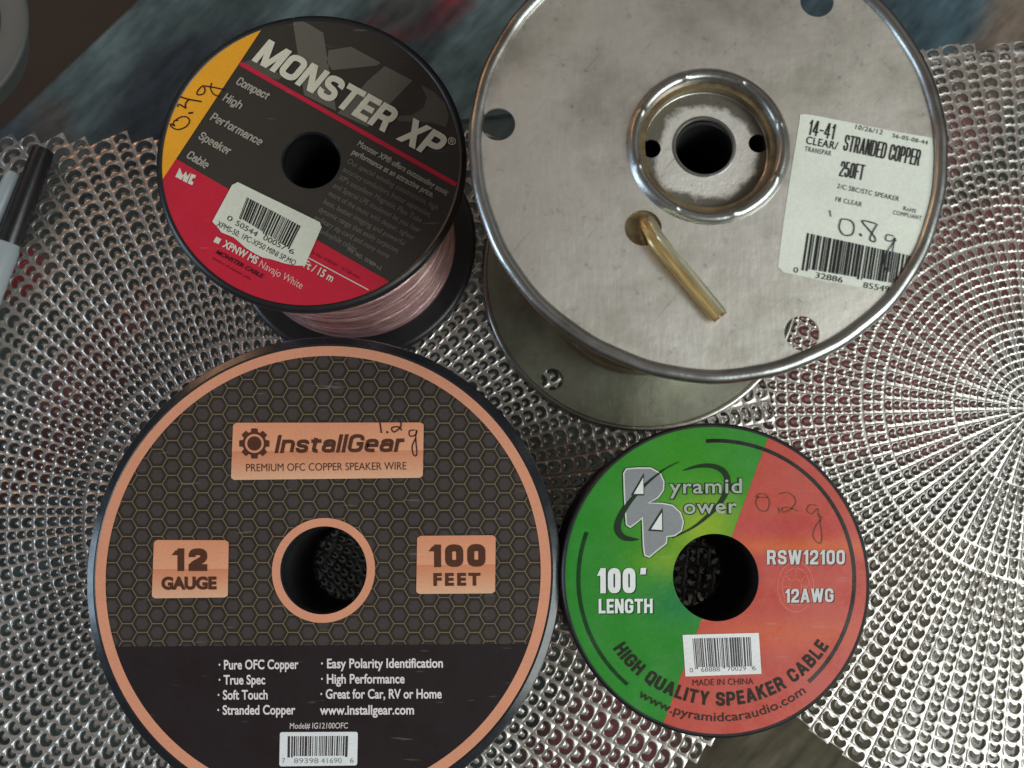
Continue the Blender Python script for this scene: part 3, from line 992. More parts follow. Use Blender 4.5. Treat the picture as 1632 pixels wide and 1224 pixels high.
def ring_world(ink, r0, r1, col, layer=0, n=180, keep=None, radial=1, colf=None):
    """annulus about the thing's own axis, in metres; keep given in picture spots"""
    l = ink.root.location
    dz = ink.z - l.z + layer * 0.00006
    kp = None
    if keep:
        kp = [P(q[0], q[1], ink.z) - l for q in keep]
        kp = [(kp[0].x, kp[0].y), (kp[1].x, kp[1].y)]
    for i in range(n):
        a, e = 2 * pi * i / n, 2 * pi * (i + 1) / n
        for k in range(radial):
            ra, rb = r0 + (r1 - r0) * k / radial, r0 + (r1 - r0) * (k + 1) / radial
            q = [(ra * cos(a), ra * sin(a)), (rb * cos(a), rb * sin(a)), (rb * cos(e), rb * sin(e)), (ra * cos(e), ra * sin(e))]
            if kp:
                q = clip(q, *kp)
            if len(q) < 3:
                continue
            b0 = len(ink.v)
            ink.v.extend((x, y, dz) for x, y in q)
            ink.f.append(tuple(range(b0, b0 + len(q))))
            ink.c.append([colf(p) for p in q] if colf else col)


RL1 = 0.0634 - 0.0024 - 0.0003
DARK1 = C(56, 52, 48); GHOST = C(98, 94, 86); GHOST2 = C(84, 80, 74)
YEL = C(232, 160, 42); RED1 = C(188, 34, 56); WHT = C(205, 203, 190)
lab = Ink(sp1, H1)
ring_world(lab, 0.0122, RL1, DARK1, 0)
# big pale letters behind the title
for pl, cc in ((K1((712, 82), (785, 112), (862, 158), (888, 322), (925, 535), (770, 458)), GHOST),
               (K1((888, 242), (995, 225), (1138, 302), (1120, 316), (905, 338), (880, 300)), GHOST),
               (K1((462, 308), (520, 285), (600, 320), (665, 368), (645, 386), (600, 372)), GHOST2),
               (K1((1158, 318), (1292, 388), (1075, 612), (930, 545), (1010, 470), (1070, 395)), GHOST),
               (K1((1330, 408), (1400, 445), (1450, 500), (1468, 560), (1452, 612), (1380, 590), (1230, 585), (1190, 560), (1290, 555), (1345, 520), (1362, 470)), GHOST2)):
    lab.poly(pl, cc, 1)
l1 = K1((590, 105), (75, 885))
ring_world(lab, 0.0122, RL1, RED1, 2, keep=(K2((1138, 655))[0], K1((165, 772))[0]))
ring_world(lab, 0.0122, RL1, YEL, 3, keep=(l1[1], l1[0]))
lab.strip(K1((462, 306), (1503, 890)), 7.0, C(190, 36, 60), 2)
labo = lab.build('paper_label', M_PRINT, sp1)
lt = Ink(sp1, H1)
TW = C(210, 205, 188)
lt.block('MONSTER XP', (401, 96.5), (690, 254), 43, TW, wt=0.22, shear=0.20, layer=5, gap=0.26)
lt.text('\u00ae', (712, 228), (724, 233), 11, TW, layer=5)
GT1 = C(158, 152, 142)
for s, a, e in (('Compact', (375, 134), (425, 160)), ('High', (354, 160), (382, 175)), ('Performance', (334, 191), (414, 233)),
                ('Speaker', (315, 221), (364, 248)), ('Cable', (296, 251), (328, 270))):
    lt.block(s, a, e, 14, GT1, wt=0.17, shear=0.15, layer=5, gap=0.24)
for s, a, e in (('Monster XP\u00ae offers outstanding sonic', (569, 232), (712, 312)), ('performance at an attractive price.', (560, 245), (689, 315))):
    lt.text(s, a, e, 9.2, C(165, 160, 150), off=0.01, shear=0.12, layer=5)
par = ['Our special winding construction, high', 'accuracy conductors, better separation,', "XP's excellent Magnetic Flux Tube",
       'and Special LPE insulation let you hear', 'more of the music with deeper, tighter', 'bass, better imaging and powerful',
       'dynamic range that easily surpasses', 'ordinary zip cord and many more', 'audiophile cables.']
lens = [162, 158, 150, 156, 154, 146, 142, 134, 70]
for k, (s, L) in enumerate(zip(par, lens)):
    x, y = 553 - 7.6 * k, 260 + 12.8 * k
    if k == 8:
        x += 14; y += 7
    lt.text(s, (x, y), (x + L * 0.885, y + L * 0.468), 8.6, C(112, 107, 100), shear=0.12, layer=5)
lt.text('PW. NO. 107809 v.2', (553, 399.5), (606, 431), 6, C(140, 130, 122), layer=5)
lt.poly(K2((318, 445), (342, 458), (328, 482), (303, 470)), WHT, 5)
lt.text('XPNW MS', K2((345, 492))[0], K2((508, 578))[0], 11.5, WHT, off=0.03, layer=5)
lt.text('Navajo White', K2((520, 588))[0], K2((725, 698))[0], 11.5, C(220, 170, 165), layer=5)
lt.text('Ft / 15 m', K2((735, 590))[0], K2((872, 664))[0], 12, WHT, off=0.02, layer=5)
lt.strip(K2((748, 541), (1050, 702)), 1.6, WHT, 5)
lt.text('MONSTER CABLE', K2((314, 525))[0], K2((540, 647))[0], 6.5, C(60, 20, 28), off=0.03, shear=.2, layer=5)
lt.text('product of monster cable', K2((300, 553))[0], K2((480, 655))[0], 4.2, C(110, 24, 38), layer=5)
lt.text('Hz No. 040501 - 0.750 mm', K2((765, 520))[0], K2((1005, 650))[0], 5, C(120, 24, 38), layer=5)
lt.poly(K1((172, 808), (150, 852), (180, 868), (190, 846), (186, 872), (206, 881), (226, 832), (206, 850), (203, 826), (186, 846)), WHT, 5)
lt.poly(K1((250, 846), (228, 838), (210, 884), (232, 893), (238, 878), (228, 872), (236, 858), (246, 860)), WHT, 5)
lt.build('lettering', M_INK, labo)
hw = Ink(sp1, H1)
PEN = C(48, 30, 26)
KH = crop(260, 120, 100 / 1224)
hw.strip(spline(KH((300, 890), (235, 890), (205, 945), (225, 990), (160, 955), (160, 1000), (240, 1055), (340, 1060), (450, 1010), (515, 930), (510, 855), (440, 815), (340, 825), (255, 880)), 5), 2.1, PEN, 6)
hw.strip(KH((500, 748), (590, 735)), 3, PEN, 6)
hw.strip(spline(KH((290, 625), (300, 580), (350, 585), (445, 645), (440, 590), (460, 530), (510, 485)), 4), 2.4, PEN, 6)
hw.strip(spline(KH((295, 412), (460, 465), (600, 495), (755, 520)), 5), 2.4, PEN, 6.5)
hw.strip(spline(KH((800, 235), (825, 290), (800, 360), (720, 390), (665, 370), (690, 300), (770, 220), (850, 222), (1000, 245), (1150, 275), (1220, 272)), 5), 2.2, PEN, 6)
hw.strip(spline(KH((960, 155), (935, 220), (940, 290), (980, 365), (1050, 405), (1130, 415)), 5), 2.0, PEN, 6.5)
hw.build('handwriting', M_INK, labo)
stk = Ink(sp1, H1 + 0.0005)
WP = C(206, 208, 194)
q = K2((420, 182), (815, 375), (824, 400), (742, 585), (690, 583), (640, 572), (590, 556), (540, 545), (505, 528), (460, 500), (400, 448), (340, 424), (325, 402), (297, 372), (392, 196))
stk.poly(q, WP, 0)
bst = stk.build('barcode_sticker', M_PRINT, sp1)
bst['label'] = 'white torn barcode sticker across the red and dark print'
bc = Ink(sp1, H1 + 0.0005)
bc.barcode(*K2((465, 255), (726, 395), (672, 502), (428, 352)), seed=3, n=28)
bc.text('0', *K2((366, 362), (388, 374)), 8, C(50, 46, 44), layer=2)
bc.text('50544', *K2((406, 388), (508, 446)), 8.5, C(50, 46, 44), layer=2)
bc.text('00057', *K2((540, 458), (646, 512)), 8.5, C(50, 46, 44), layer=2)
bc.text('6', *K2((664, 520), (686, 532)), 8, C(50, 46, 44), layer=2)
bc.text('XPMS-50, 1PC-XP50 MINI SP,MO', *K2((316, 392), (692, 586)), 9, C(58, 54, 50), layer=2)
bc.build('barcode', M_INK, bst)

# ================================================================== spool 2: tinned steel
H2 = 0.1791
sp2 = thing('wire_spool', 'tall steel spool of clear speaker wire with white paper sticker and cable stub', 'wire spool', (0.06991, 0.13079, SPZ))
Z2 = H2 - SPZ
L2 = sp2.location
R2 = 0.0839


def loc2(px, py, z=H2):
    w = P(px, py, z)
    return (w.x - L2.x, w.y - L2.y)


PX2 = (CAM_H - H2) / F_PX          # roughly metres per spot
RB = 0.0025
h_out = [loc2(794, 198), loc2(1278, 531), loc2(1302, 2)]
whole = loc2(1025, 363)
RHUB = 0.0288
loops = [circ(0, 0, R2 - RB * 1.2, 160), circ(0, 0, RHUB - 0.0006, 96)] + [circ(x, y, 0.0060, 40) for x, y in h_out] + [circ(whole[0], whole[1], 0.0064, 40)]
fl = sheet('upper_flange', loops, Z2 - 0.0004, 0.0008, M_TIN, sp2)
bead = lathe('rolled_rim', arcpts(R2 - RB, Z2 - 0.0006, RB, 0, 345, 22), M_TINRIM, fl, 220,
             disp=lambda a, r, z: (0.00018 * sin(a * 7) + 0.0001 * sin(a * 23), 0.00018 * sin(a * 5 + 1) + 0.00008 * sin(a * 31)))


def punch(a, r, z):
    d = 0
    for k in range(8):
        da = (a - (k * pi / 4 + 0.30) + pi) % (2 * pi) - pi
        d += 0.0007 * math.exp(-((da * 0.0255) / 0.0011) ** 2 - ((r - 0.0258) / 0.0011) ** 2)
    return (0.00012 * sin(3 * a) * (1 if r < 0.028 else 0), d + 0.00015 * sin(a * 6 + 2) * (1 if 0.023 < r < 0.028 else 0))


hubp = [(RHUB, Z2 - 0.0002), (RHUB - 0.0006, Z2 + 0.0007), (RHUB - 0.0012, Z2 + 0.0014), (0.0270, Z2 + 0.0019), (0.0262, Z2 + 0.00205), (0.0254, Z2 + 0.0019), (0.0248, Z2 + 0.0016),
        (0.0243, Z2 + 0.0009), (0.0239, Z2 - 0.0008), (0.0235, Z2 - 0.0024), (0.0230, Z2 - 0.0040), (0.0225, Z2 - 0.0049), (0.0218, Z2 - 0.0053),
        (0.0218, Z2 - 0.0063), (0.0240, Z2 - 0.0050), (0.0255, Z2 + 0.0008), (0.0276, Z2 - 0.0006)]
lathe('hub_ring', hubp, M_TINRIM, fl, 256, disp=punch, deg=60)
hc = loc2(1122, 234, H2 - 0.0055)
ha, hb = loc2(1038, 237, H2 - 0.0055), loc2(1208, 229, H2 - 0.0055)
hf = sheet('hub_plate', [circ(0, 0, 0.0226, 96), circ(hc[0], hc[1], 0.0102, 64), circ(ha[0], ha[1], 0.0034, 32), circ(hb[0], hb[1], 0.0034, 32)], Z2 - 0.0057, 0.0007, M_PLATE, fl)
lip = lathe('hole_lip', [(0.0102, 0.0), (0.0103, 0.0002), (0.0106, 0.0003), (0.0114, 0.00005), (0.0114, -0.0003), (0.0102, -0.0003)], M_TINRIM, fl, 80)
lip.location = (hc[0], hc[1], Z2 - 0.0053)
lathe('centre_tube', [(0.0103, Z2 - 0.0063), (0.0103, 0.001), (0.0115, 0.001), (0.0115, Z2 - 0.0063)], M_CORE, sp2, 64)
# winding
z0, z1 = 0.0012, Z2 - 0.0012
prof = [(0.022, z0)]
n = 30
for k in range(n):
    a, e = z0 + (z1 - z0) * k / n, z0 + (z1 - z0) * (k + 1) / n
    dr = random.uniform(-0.0008, 0.0008)
    for q in (0.08, 0.3, 0.5, 0.7, 0.92):
        prof.append((0.0555 + dr - 0.0012 + 0.0012 * sin(pi * q), a + (e - a) * q))
prof.append((0.022, z1))
lathe('wire_winding', prof, M_BRONZE, sp2, 128, deg=60)
lh = []
for k in range(3):
    w0 = P(880, 605, 0.001)
    a = atan2(w0.y - L2.y, w0.x - L2.x) + k * 2 * pi / 3
    rr = hypot(w0.x - L2.x, w0.y - L2.y)
    lh.append((rr * cos(a), rr * sin(a)))
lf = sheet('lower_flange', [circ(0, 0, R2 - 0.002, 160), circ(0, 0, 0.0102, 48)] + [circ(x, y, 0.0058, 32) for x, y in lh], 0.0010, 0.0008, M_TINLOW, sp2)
lathe('rolled_rim', arcpts(R2 - 0.0014, 0.0014, 0.0014, 0, 340, 16), M_TINRIM, lf, 200)

# sticker
stk = Ink(sp2, H2 + 0.00015)
K4 = crop(1180, 140, 452 / 1537)
W2 = C(222, 226, 215)
lim = R2 - 2 * RB - 0.0003
raw = spline(K4((322, 165), (350, 143), (600, 190), (850, 240), (1050, 275), (1070, 300)), 3) + K4((1075, 400), (1070, 600), (1050, 760), (1010, 900), (930, 1020), (860, 1108)) + K4((700, 1092), (450, 1046), (232, 1000), (203, 968), (228, 760), (270, 480))
ctr2 = (L2.x, L2.y)
pts = []
raw2 = []
for i in range(len(raw)):
    a, e = raw[i], raw[(i + 1) % len(raw)]
    for k in range(4):
        raw2.append((a[0] + (e[0] - a[0]) * k / 4, a[1] + (e[1] - a[1]) * k / 4))
bi = len(stk.v)
for q in raw2:
    x, y = loc2(q[0], q[1])
    d = hypot(x, y)
    if d > lim:
        x, y = x * lim / d, y * lim / d
    pts.append((x, y, stk.z - SPZ))
stk.v = pts
stk.f = [tuple(range(len(pts)))]; stk.c = [W2]
so = stk.build('paper_sticker', M_PRINT, sp2)
so['label'] = 'white paper sticker with black print and barcode'
lt = Ink(sp2, H2 + 0.00015)
BK = C(46, 44, 44)
for s, a, e, cap, off in (('14-41', (1287, 215), (1328, 223), 25, 0.0), ('CLEAR/', (1284, 229), (1334, 239), 12, 0.012), ('TRANSPAR', (1282, 241), (1324, 249), 8, 0),
                          ('10/26/12', (1363, 206), (1406, 215), 7.5, 0), ('56-05-08-44', (1422, 219), (1478, 231), 6.5, 0),
                          ('STRANDED COPPER', (1343, 240), (1464, 265), 26, 0.0), ('250FT', (1337, 281), (1375, 288), 25, 0.0),
                          ('2/C SBC/STC SPEAKER', (1334, 300), (1432, 321), 7.5, 0), ('F8 CLEAR', (1331, 321), (1373, 330), 7.5, 0),
                          ('RoHS', (1439, 335), (1459, 340), 6.5, 0), ('COMPLIANT', (1423, 341.5), (1468, 351), 6.5, 0)):
    if cap > 20:
        lt.block(s, a, e, cap, BK, wt=0.095, layer=3, gap=0.34)
    else:
        lt.text(s, a, e, cap, BK, off=off, layer=3, spacing=1.12)
lt.build('lettering', M_INK, so)
hw = Ink(sp2, H2 + 0.00015)
PEN2 = C(52, 52, 62)
hw.strip(spline(K4((545, 715), (535, 760), (560, 798), (605, 795), (615, 745), (590, 718), (545, 712)), 6), 2.0, PEN2, 5)
hw.strip(K4((648, 790), (656, 806)), 3, PEN2, 5)
hw.strip(spline(K4((735, 738), (660, 722), (700, 775), (730, 815), (725, 836), (702, 822), (715, 785), (742, 740)), 6), 2.0, PEN2, 5)
hw.strip(spline(K4((830, 805), (795, 798), (788, 825), (820, 832), (838, 815), (830, 850), (805, 990), (780, 960), (790, 900), (825, 845), (845, 825)), 6), 1.7, PEN2, 5)
hw.strip(K4((484, 665), (490, 700)), 1.8, C(110, 80, 85), 5)
hw.build('handwriting', M_INK, so)
bc = Ink(sp2, H2 + 0.00015)
bc.barcode(*K4((362, 787), (930, 912), (905, 1072), (333, 978)), seed=11, n=34, layer=3)
bc.text('0', *K4((286, 1000), (310, 1004)), 8.5, BK, layer=3)
bc.text('32886', *K4((405, 1030), (552, 1058)), 9, BK, layer=3)
bc.text('85549', *K4((664, 1083), (806, 1108)), 9, BK, layer=3)
bc.build('barcode', M_INK, so)


# cable stub coming up through the flange
def tube(name, path, rad, m, parent, n=14, caps=True):
    vs, fs = [], []
    for i, p in enumerate(path):
        p = Vector(p)
        d = (Vector(path[min(i + 1, len(path) - 1)]) - Vector(path[max(i - 1, 0)])).normalized()
        s = d.cross(Vector((0, 0, 1)))
        s = s.normalized() if s.length > 1e-4 else Vector((1, 0, 0))
        u = s.cross(d)
        r = rad[i] if isinstance(rad, (list, tuple)) else rad
        for k in range(n):
            a = 2 * pi * k / n
            vs.append(p + s * (r * cos(a)) + u * (r * sin(a)))
    for i in range(len(path) - 1):
        for k in range(n):
            l = (k + 1) % n
            fs.append((i * n + k, i * n + l, (i + 1) * n + l, (i + 1) * n + k))
    if caps:
        fs.append(tuple(range(n))[::-1]); fs.append(tuple((len(path) - 1) * n + k for k in range(n)))
    me = bpy.data.meshes.new(name)
    me.from_pydata(vs, [], fs); me.update()
    smooth(me, 50)
    me.materials.append(m)
    return link(name, me, parent)


def stub_path(off):
    ks = []
    for px, py, dz in ((1020, 338, -0.012), (1026, 345, -0.005), (1034, 360, 0.0012), (1047, 383, 0.0034), (1072, 414, 0.0036), (1097, 444, 0.0030), (1122, 474, 0.0026), (1146, 503, 0.0024)):
        x, y = loc2(px, py, H2 + dz)
        ks.append([x, y, Z2 + dz])
    out = []
    for i in range(len(ks) - 1):
        for k in range(4):
            t = k / 4
            out.append(Vector(ks[i]).lerp(Vector(ks[i + 1]), t))
    out.append(Vector(ks[-1]))
    res = []
    for i, p in enumerate(out):
        d = out[min(i + 1, len(out) - 1)] - out[max(i - 1, 0)]
        s = Vector((d.y, -d.x, 0)); s.normalize()
        w = min(1, i / 12) * 0.65 + 0.35
        res.append(p + s * off * w + Vector((0, 0, abs(off) * (1 - w))))
    return res


st_ = tube('wire_end', stub_path(0.00150), 0.00165, M_GOLD, sp2)
st_['label'] = 'gold coloured conductor of the cable stub'
s2_ = tube('wire_end', stub_path(-0.00150), 0.00165, M_TINSTR, sp2)
s2_['label'] = 'dull silver conductor of the cable stub'
for parent, off in ((st_, 0.00155), (s2_, -0.00155)):
    pth = stub_path(off)
    d = (pth[-1] - pth[-2]).normalized()
    tube('bare_strands', [pth[-1] - d * 0.0002, pth[-1] + d * 0.0008], 0.0012, M_COPPER, parent, 10)

# ================================================================== spool 3: honeycomb
H3 = 0.078
sp3 = thing('wire_spool', 'wide black spool with honeycomb print, copper ring and copper boxes on its face', 'wire spool', (-0.07935, -0.0197, SPZ))
R3 = 0.1022
plastic_spool(sp3, H3, R3, 0.0182, 0.085, M_NAVY, M_COPPER, t=0.0075, rim=0.0043, lip=0.0005, r_low=0.099, chamfer=True)
RL3 = 0.0976
RI3 = 0.0932
ORG = C(216, 148, 118); TAN = C(124, 106, 78); HEXD = C(46, 40, 37); HEXI = C(68, 60, 57); LOW = C(36, 26, 28); BRN = C(84, 50, 36)
K6 = crop(130, 540, 540 / 1632); K8 = crop(130, 820, 540 / 1632); K9 = crop(400, 820, 540 / 1632)
lab = Ink(sp3, H3)
ring_world(lab, 0.0186, RI3 + 0.002, TAN, 0)
w3 = P(515, 910, H3)
sc3 = (CAM_H - H3) / F_PX
l3 = sp3.location


def clampw(x, y, lo, hi):
    d = hypot(x, y)
    if d > hi:
        return x * hi / d, y * hi / d
    if d < lo:
        return x * lo / d, y * lo / d
    return x, y


def hexpoly(ink, cx, cy, s, col, layer):
    pts = []
    for k in range(6):
        w = P(cx + s * cos(k * pi / 3), cy + s * sin(k * pi / 3), H3)
        pts.append((w.x - l3.x, w.y - l3.y))
    if all(hypot(*p) > RI3 + 0.001 for p in pts) or all(hypot(*p) < 0.0192 for p in pts):
        return
    pts = [clampw(x, y, 0.0192, RI3 + 0.0015) for x, y in pts]
    b0 = len(ink.v)
    ink.v.extend((x, y, H3 - l3.z + layer * 0.00006) for x, y in pts)
    ink.f.append(tuple(range(b0, b0 + 6))); ink.c.append(col)


S = 16.05
for i in range(-17, 18):
    for j in range(-16, 13):
        cx, cy = 515.5 + i * 1.5 * S, 741 + 2 + (j + 6) * sqrt(3) * S + (sqrt(3) / 2 * S if i % 2 else 0) - 166
        if cy > 1048 or cy < 540:
            continue
        hexpoly(lab, cx, cy, S - 0.85, HEXD, 1)
        hexpoly(lab, cx, cy, S - 4.0, C(54, 47, 44), 2)
        hexpoly(lab, cx, cy, S - 6.2, HEXI, 3)
# plain dark foot of the label
ring_world(lab, 0.0186, RI3 + 0.001, LOW, 5, keep=((900, 1026), (140, 1031)))
ring_world(lab, RI3, RL3, ORG, 6)
ring_world(lab, 0.0186, 0.0221, ORG, 7, n=96)


def gbox(tl, tr, br, bl, split):
    def at(u, v):
        return (tl[0] * (1 - u) * (1 - v) + tr[0] * u * (1 - v) + br[0] * u * v + bl[0] * (1 - u) * v,
                tl[1] * (1 - u) * (1 - v) + tr[1] * u * (1 - v) + br[1] * u * v + bl[1] * (1 - u) * v)
    n, rad = 30, 5.0
    wd = hypot(tr[0] - tl[0], tr[1] - tl[1]); ht = hypot(bl[0] - tl[0], bl[1] - tl[1])

    def inset(v):
        d = min(v, 1 - v) * ht
        return (rad - sqrt(max(0, rad * rad - (rad - d) ** 2))) / wd if d < rad else 0.0
    for k in range(n):
        a, e = k / n, (k + 1) / n
        m = (a + e) / 2
        if m < split:
            t = m / split
            c = C(216 + 8 * t, 144 + 14 * t, 110 + 14 * t)
        else:
            t = (m - split) / (1 - split)
            c = C(208 + 16 * t, 132 + 42 * t, 98 + 44 * t)
        ia, ie = inset(a), inset(e)
        lab.poly([at(ia, a), at(1 - ia, a), at(1 - ie, e), at(ie, e)], c, 8)


gbox((372, 674), (675.5, 673.5), (674, 761.5), (368.5, 765), 0.5)
gbox((246, 860.5), (365, 861), (363.5, 952), (242.5, 953.5), 0.5)
gbox((665, 854), (790, 853), (789, 945.5), (663.5, 946.5), 0.5)
labo = lab.build('paper_label', M_PRINT, sp3)
lt = Ink(sp3, H3)
lt.block('InstallGear', (438, 722.5), (643, 720.5), 29, BRN, wt=0.20, shear=0.22, layer=10, gap=0.24)
lt.text('PREMIUM OFC COPPER SPEAKER WIRE', (393, 751.5), (648, 748.5), 12, BRN, off=0.0, layer=10)
lt.build('title_lettering', M_INK, labo)
lt = Ink(sp3, H3)
lt.block('12', (276, 910), (331, 910), 36, BRN, wt=0.30, layer=10, gap=0.42)
lt.text('GAUGE', (258, 938.5), (346, 938), 18, BRN, off=0.055, layer=10)
lt.build('gauge_lettering', M_INK, labo)
lt = Ink(sp3, H3)
lt.block('100', (685, 904), (774, 903), 36, BRN, wt=0.31, layer=10, gap=0.44)
lt.text('FEET', (691, 932.5), (766, 932), 18, BRN, off=0.05, layer=10, spacing=1.35)
lt.build('length_lettering', M_INK, labo)
lt = Ink(sp3, H3)
WT = C(226, 220, 218)
for s, a, e in (('\u00b7 Pure OFC Copper', (349, 1066.5), (476, 1065.5)), ('\u00b7 True Spec', (349, 1090.5), (423, 1090)),
                ('\u00b7 Soft Touch', (347.5, 1114.5), (427, 1114)), ('\u00b7 Stranded Copper', (347, 1138.5), (471, 1138)),
                ('\u00b7 Easy Polarity Identification', (512, 1064.5), (706, 1063.5)), ('\u00b7 High Performance', (512, 1089), (645, 1088.5)),
                ('\u00b7 Great for Car, RV or Home', (511, 1113), (704, 1112.5)), ('www.installgear.com', (510, 1138.5), (660, 1138))):
    lt.text(s, a, e, 14.5, WT, off=0.022, layer=7)
lt.text('Model# IG12100OFC', (462, 1161), (555, 1160.5), 9, C(205, 198, 196), off=0.01, shear=0.1, layer=7)
lt.build('lettering', M_INK, labo)
lg = Ink(sp3, H3)
gx, gy = 406, 707
pts = []
for k in range(8):
    a = k * pi / 4 + pi / 8 * 0
    for da, r in ((-0.30, 19), (-0.20, 24.5), (0.20, 24.5), (0.30, 19)):
        pts.append((gx + r * cos(a + da), gy + r * sin(a + da)))
lg.mesh([(gx, gy)] + pts, [(0, 1 + k, 1 + (k + 1) % len(pts)) for k in range(len(pts))], BRN, 10)
lg.ring((gx, gy), 11.5, 15, ORG, 11, n=40)
lg.build('gear_logo', M_INK, labo)
hw = Ink(sp3, H3)
K7 = crop(400, 540, 540 / 1632)
PEN3 = C(58, 36, 34)
hw.strip(spline(K7((622, 400), (630, 455)), 4), 2.2, PEN3, 12)
hw.strip(K7((655, 447), (661, 455)), 3, PEN3, 12)
hw.strip(spline(K7((695, 375), (720, 395), (722, 425), (690, 450), (680, 430), (712, 425), (728, 442)), 6), 2.0, PEN3, 12)
hw.strip(spline(K7((790, 440), (765, 445), (768, 470), (795, 462), (800, 440), (795, 475), (800, 555), (785, 560), (778, 520), (795, 480)), 6), 1.8, PEN3, 12)
hw.build('handwriting', M_INK, labo)
bc = Ink(sp3, H3)
bc.poly(roundrect((446.5, 1166.5), (570.5, 1166), (569.5, 1219.5), (445.5, 1221), 4), C(226, 228, 232), 7)
bc.barcode((459, 1173), (557, 1172.5), (556, 1204), (458.5, 1205), seed=5, n=27, col=C(60, 54, 56), layer=8)
for s, a, e in (('7', (450, 1216), (455, 1216)), ('89398', (469, 1216), (508, 1216)), ('41690', (512, 1216), (545, 1215.5)), ('6', (558, 1215.5), (564, 1215.5))):
    bc.text(s, a, e, 8, C(140, 136, 136), layer=8)
bc.build('barcode', M_INK, labo)

# ================================================================== spool 4: green and red
H4 = 0.08
sp4 = thing('wire_spool', 'small black spool with half green, half red round label', 'wire spool', (0.08867, -0.02276, SPZ))
R4 = 0.0662
plastic_spool(sp4, H4, R4, 0.0184, 0.055, M_BLACK, M_COPPER, t=0.005, rim=0.0013, lip=0.0003, r_low=0.0655)
K3 = crop(860, 660, 540 / 1632); K5 = crop(860, 900, 540 / 1632)
l4 = sp4.location
lab = Ink(sp4, H4)
RL4 = R4 - 0.0016


def loc4(px, py):
    w = P(px, py, H4)
    return (w.x - l4.x, w.y - l4.y)


def blob(p, q, rx, ry):
    return math.exp(-((p[0] - q[0]) / rx) ** 2 - ((p[1] - q[1]) / ry) ** 2)


def mixc(a, e, t):
    t = max(0, min(1, t))
    return tuple(x * (1 - t) + y * t for x, y in zip(a, e))


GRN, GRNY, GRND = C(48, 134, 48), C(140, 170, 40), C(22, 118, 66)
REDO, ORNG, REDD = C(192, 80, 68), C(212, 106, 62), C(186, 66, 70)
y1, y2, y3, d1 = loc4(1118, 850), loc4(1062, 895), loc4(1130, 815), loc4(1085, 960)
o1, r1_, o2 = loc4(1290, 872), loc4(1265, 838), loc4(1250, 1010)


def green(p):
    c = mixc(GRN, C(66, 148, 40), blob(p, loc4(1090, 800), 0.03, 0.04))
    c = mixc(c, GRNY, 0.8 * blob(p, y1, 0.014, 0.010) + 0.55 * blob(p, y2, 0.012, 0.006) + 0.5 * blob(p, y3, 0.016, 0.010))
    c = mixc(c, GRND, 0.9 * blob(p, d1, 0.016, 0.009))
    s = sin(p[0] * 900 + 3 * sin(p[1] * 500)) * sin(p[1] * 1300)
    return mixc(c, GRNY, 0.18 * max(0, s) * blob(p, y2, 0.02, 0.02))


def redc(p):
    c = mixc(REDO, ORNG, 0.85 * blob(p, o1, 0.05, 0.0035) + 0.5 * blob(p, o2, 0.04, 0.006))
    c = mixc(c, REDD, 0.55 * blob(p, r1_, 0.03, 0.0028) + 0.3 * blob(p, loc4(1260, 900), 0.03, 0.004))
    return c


s0, s1 = (1222, 703), (1059.5, 1147)
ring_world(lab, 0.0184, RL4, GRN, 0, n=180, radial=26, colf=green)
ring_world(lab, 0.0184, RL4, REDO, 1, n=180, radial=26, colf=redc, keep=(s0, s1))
cc4 = (1141, 923)
lab.strip([(cc4[0] + 220.5 * cos(math.radians(a)), cc4[1] + 220.5 * sin(math.radians(a))) for a in range(-94, 49, 2)], 6, C(34, 30, 26), 3)
lab.strip([(cc4[0] + 219 * cos(math.radians(a)), cc4[1] + 219 * sin(math.radians(a))) for a in range(130, 202, 2)], 6, C(22, 60, 30), 3)
# faint line drawing printed on the red half
LN = C(216, 112, 98)
for rr, n_ in ((32, 30), (24, 24), (10, 16)):
    lab.strip([(1268 + rr * 0.9 * cos(2 * pi * k / n_), 935 + rr * 1.25 * sin(2 * pi * k / n_)) for k in range(n_)], 1.4, LN, 2, closed=True)
for a in range(0, 360, 45):
    lab.strip([(1268 + 10 * cos(math.radians(a)), 935 + 10 * sin(math.radians(a))), (1268 + 26 * cos(math.radians(a)), 935 + 31 * sin(math.radians(a)))], 1.3, LN, 2)
labo = lab.build('paper_label', M_GLOSS, sp4)
lg = Ink(sp4, H4)
DKG = C(30, 50, 28)
sw1 = spline(K3((672, 230), (600, 268), (520, 330), (440, 415), (392, 490), (376, 550), (398, 590), (440, 603), (478, 603)), 5)
sw1w = [1 + 9 * sin(pi * min(1, (k / (len(sw1) - 1)) ** 1.6)) for k in range(len(sw1))]
sw2 = spline(K3((690, 272), (760, 252), (830, 250), (885, 275), (906, 320), (900, 370), (868, 430), (810, 490), (740, 545), (640, 598)), 5)
sw2w = [1 + 8.5 * sin(pi * min(1, (k / (len(sw2) - 1)) ** 0.85)) for k in range(len(sw2))]
lg.strip(sw2, sw2w, DKG, 3)
body = K3((418, 264), (470, 260), (535, 260), (580, 285), (598, 325), (596, 365), (570, 402), (525, 428), (590, 430), (640, 440), (678, 475), (692, 520), (682, 562), (650, 585), (612, 590), (610, 622),
          (566, 656), (528, 688), (506, 680), (500, 640), (497, 560), (494, 500), (462, 526), (436, 545), (418, 532), (413, 470), (408, 380), (405, 285))
bx = sum(p[0] for p in body) / len(body); by = sum(p[1] for p in body) / len(body)


def fill(pts, col, layer):
    # fan over ears: let the mesh tessellate the outline as one face
    lg.poly(pts, col, layer)


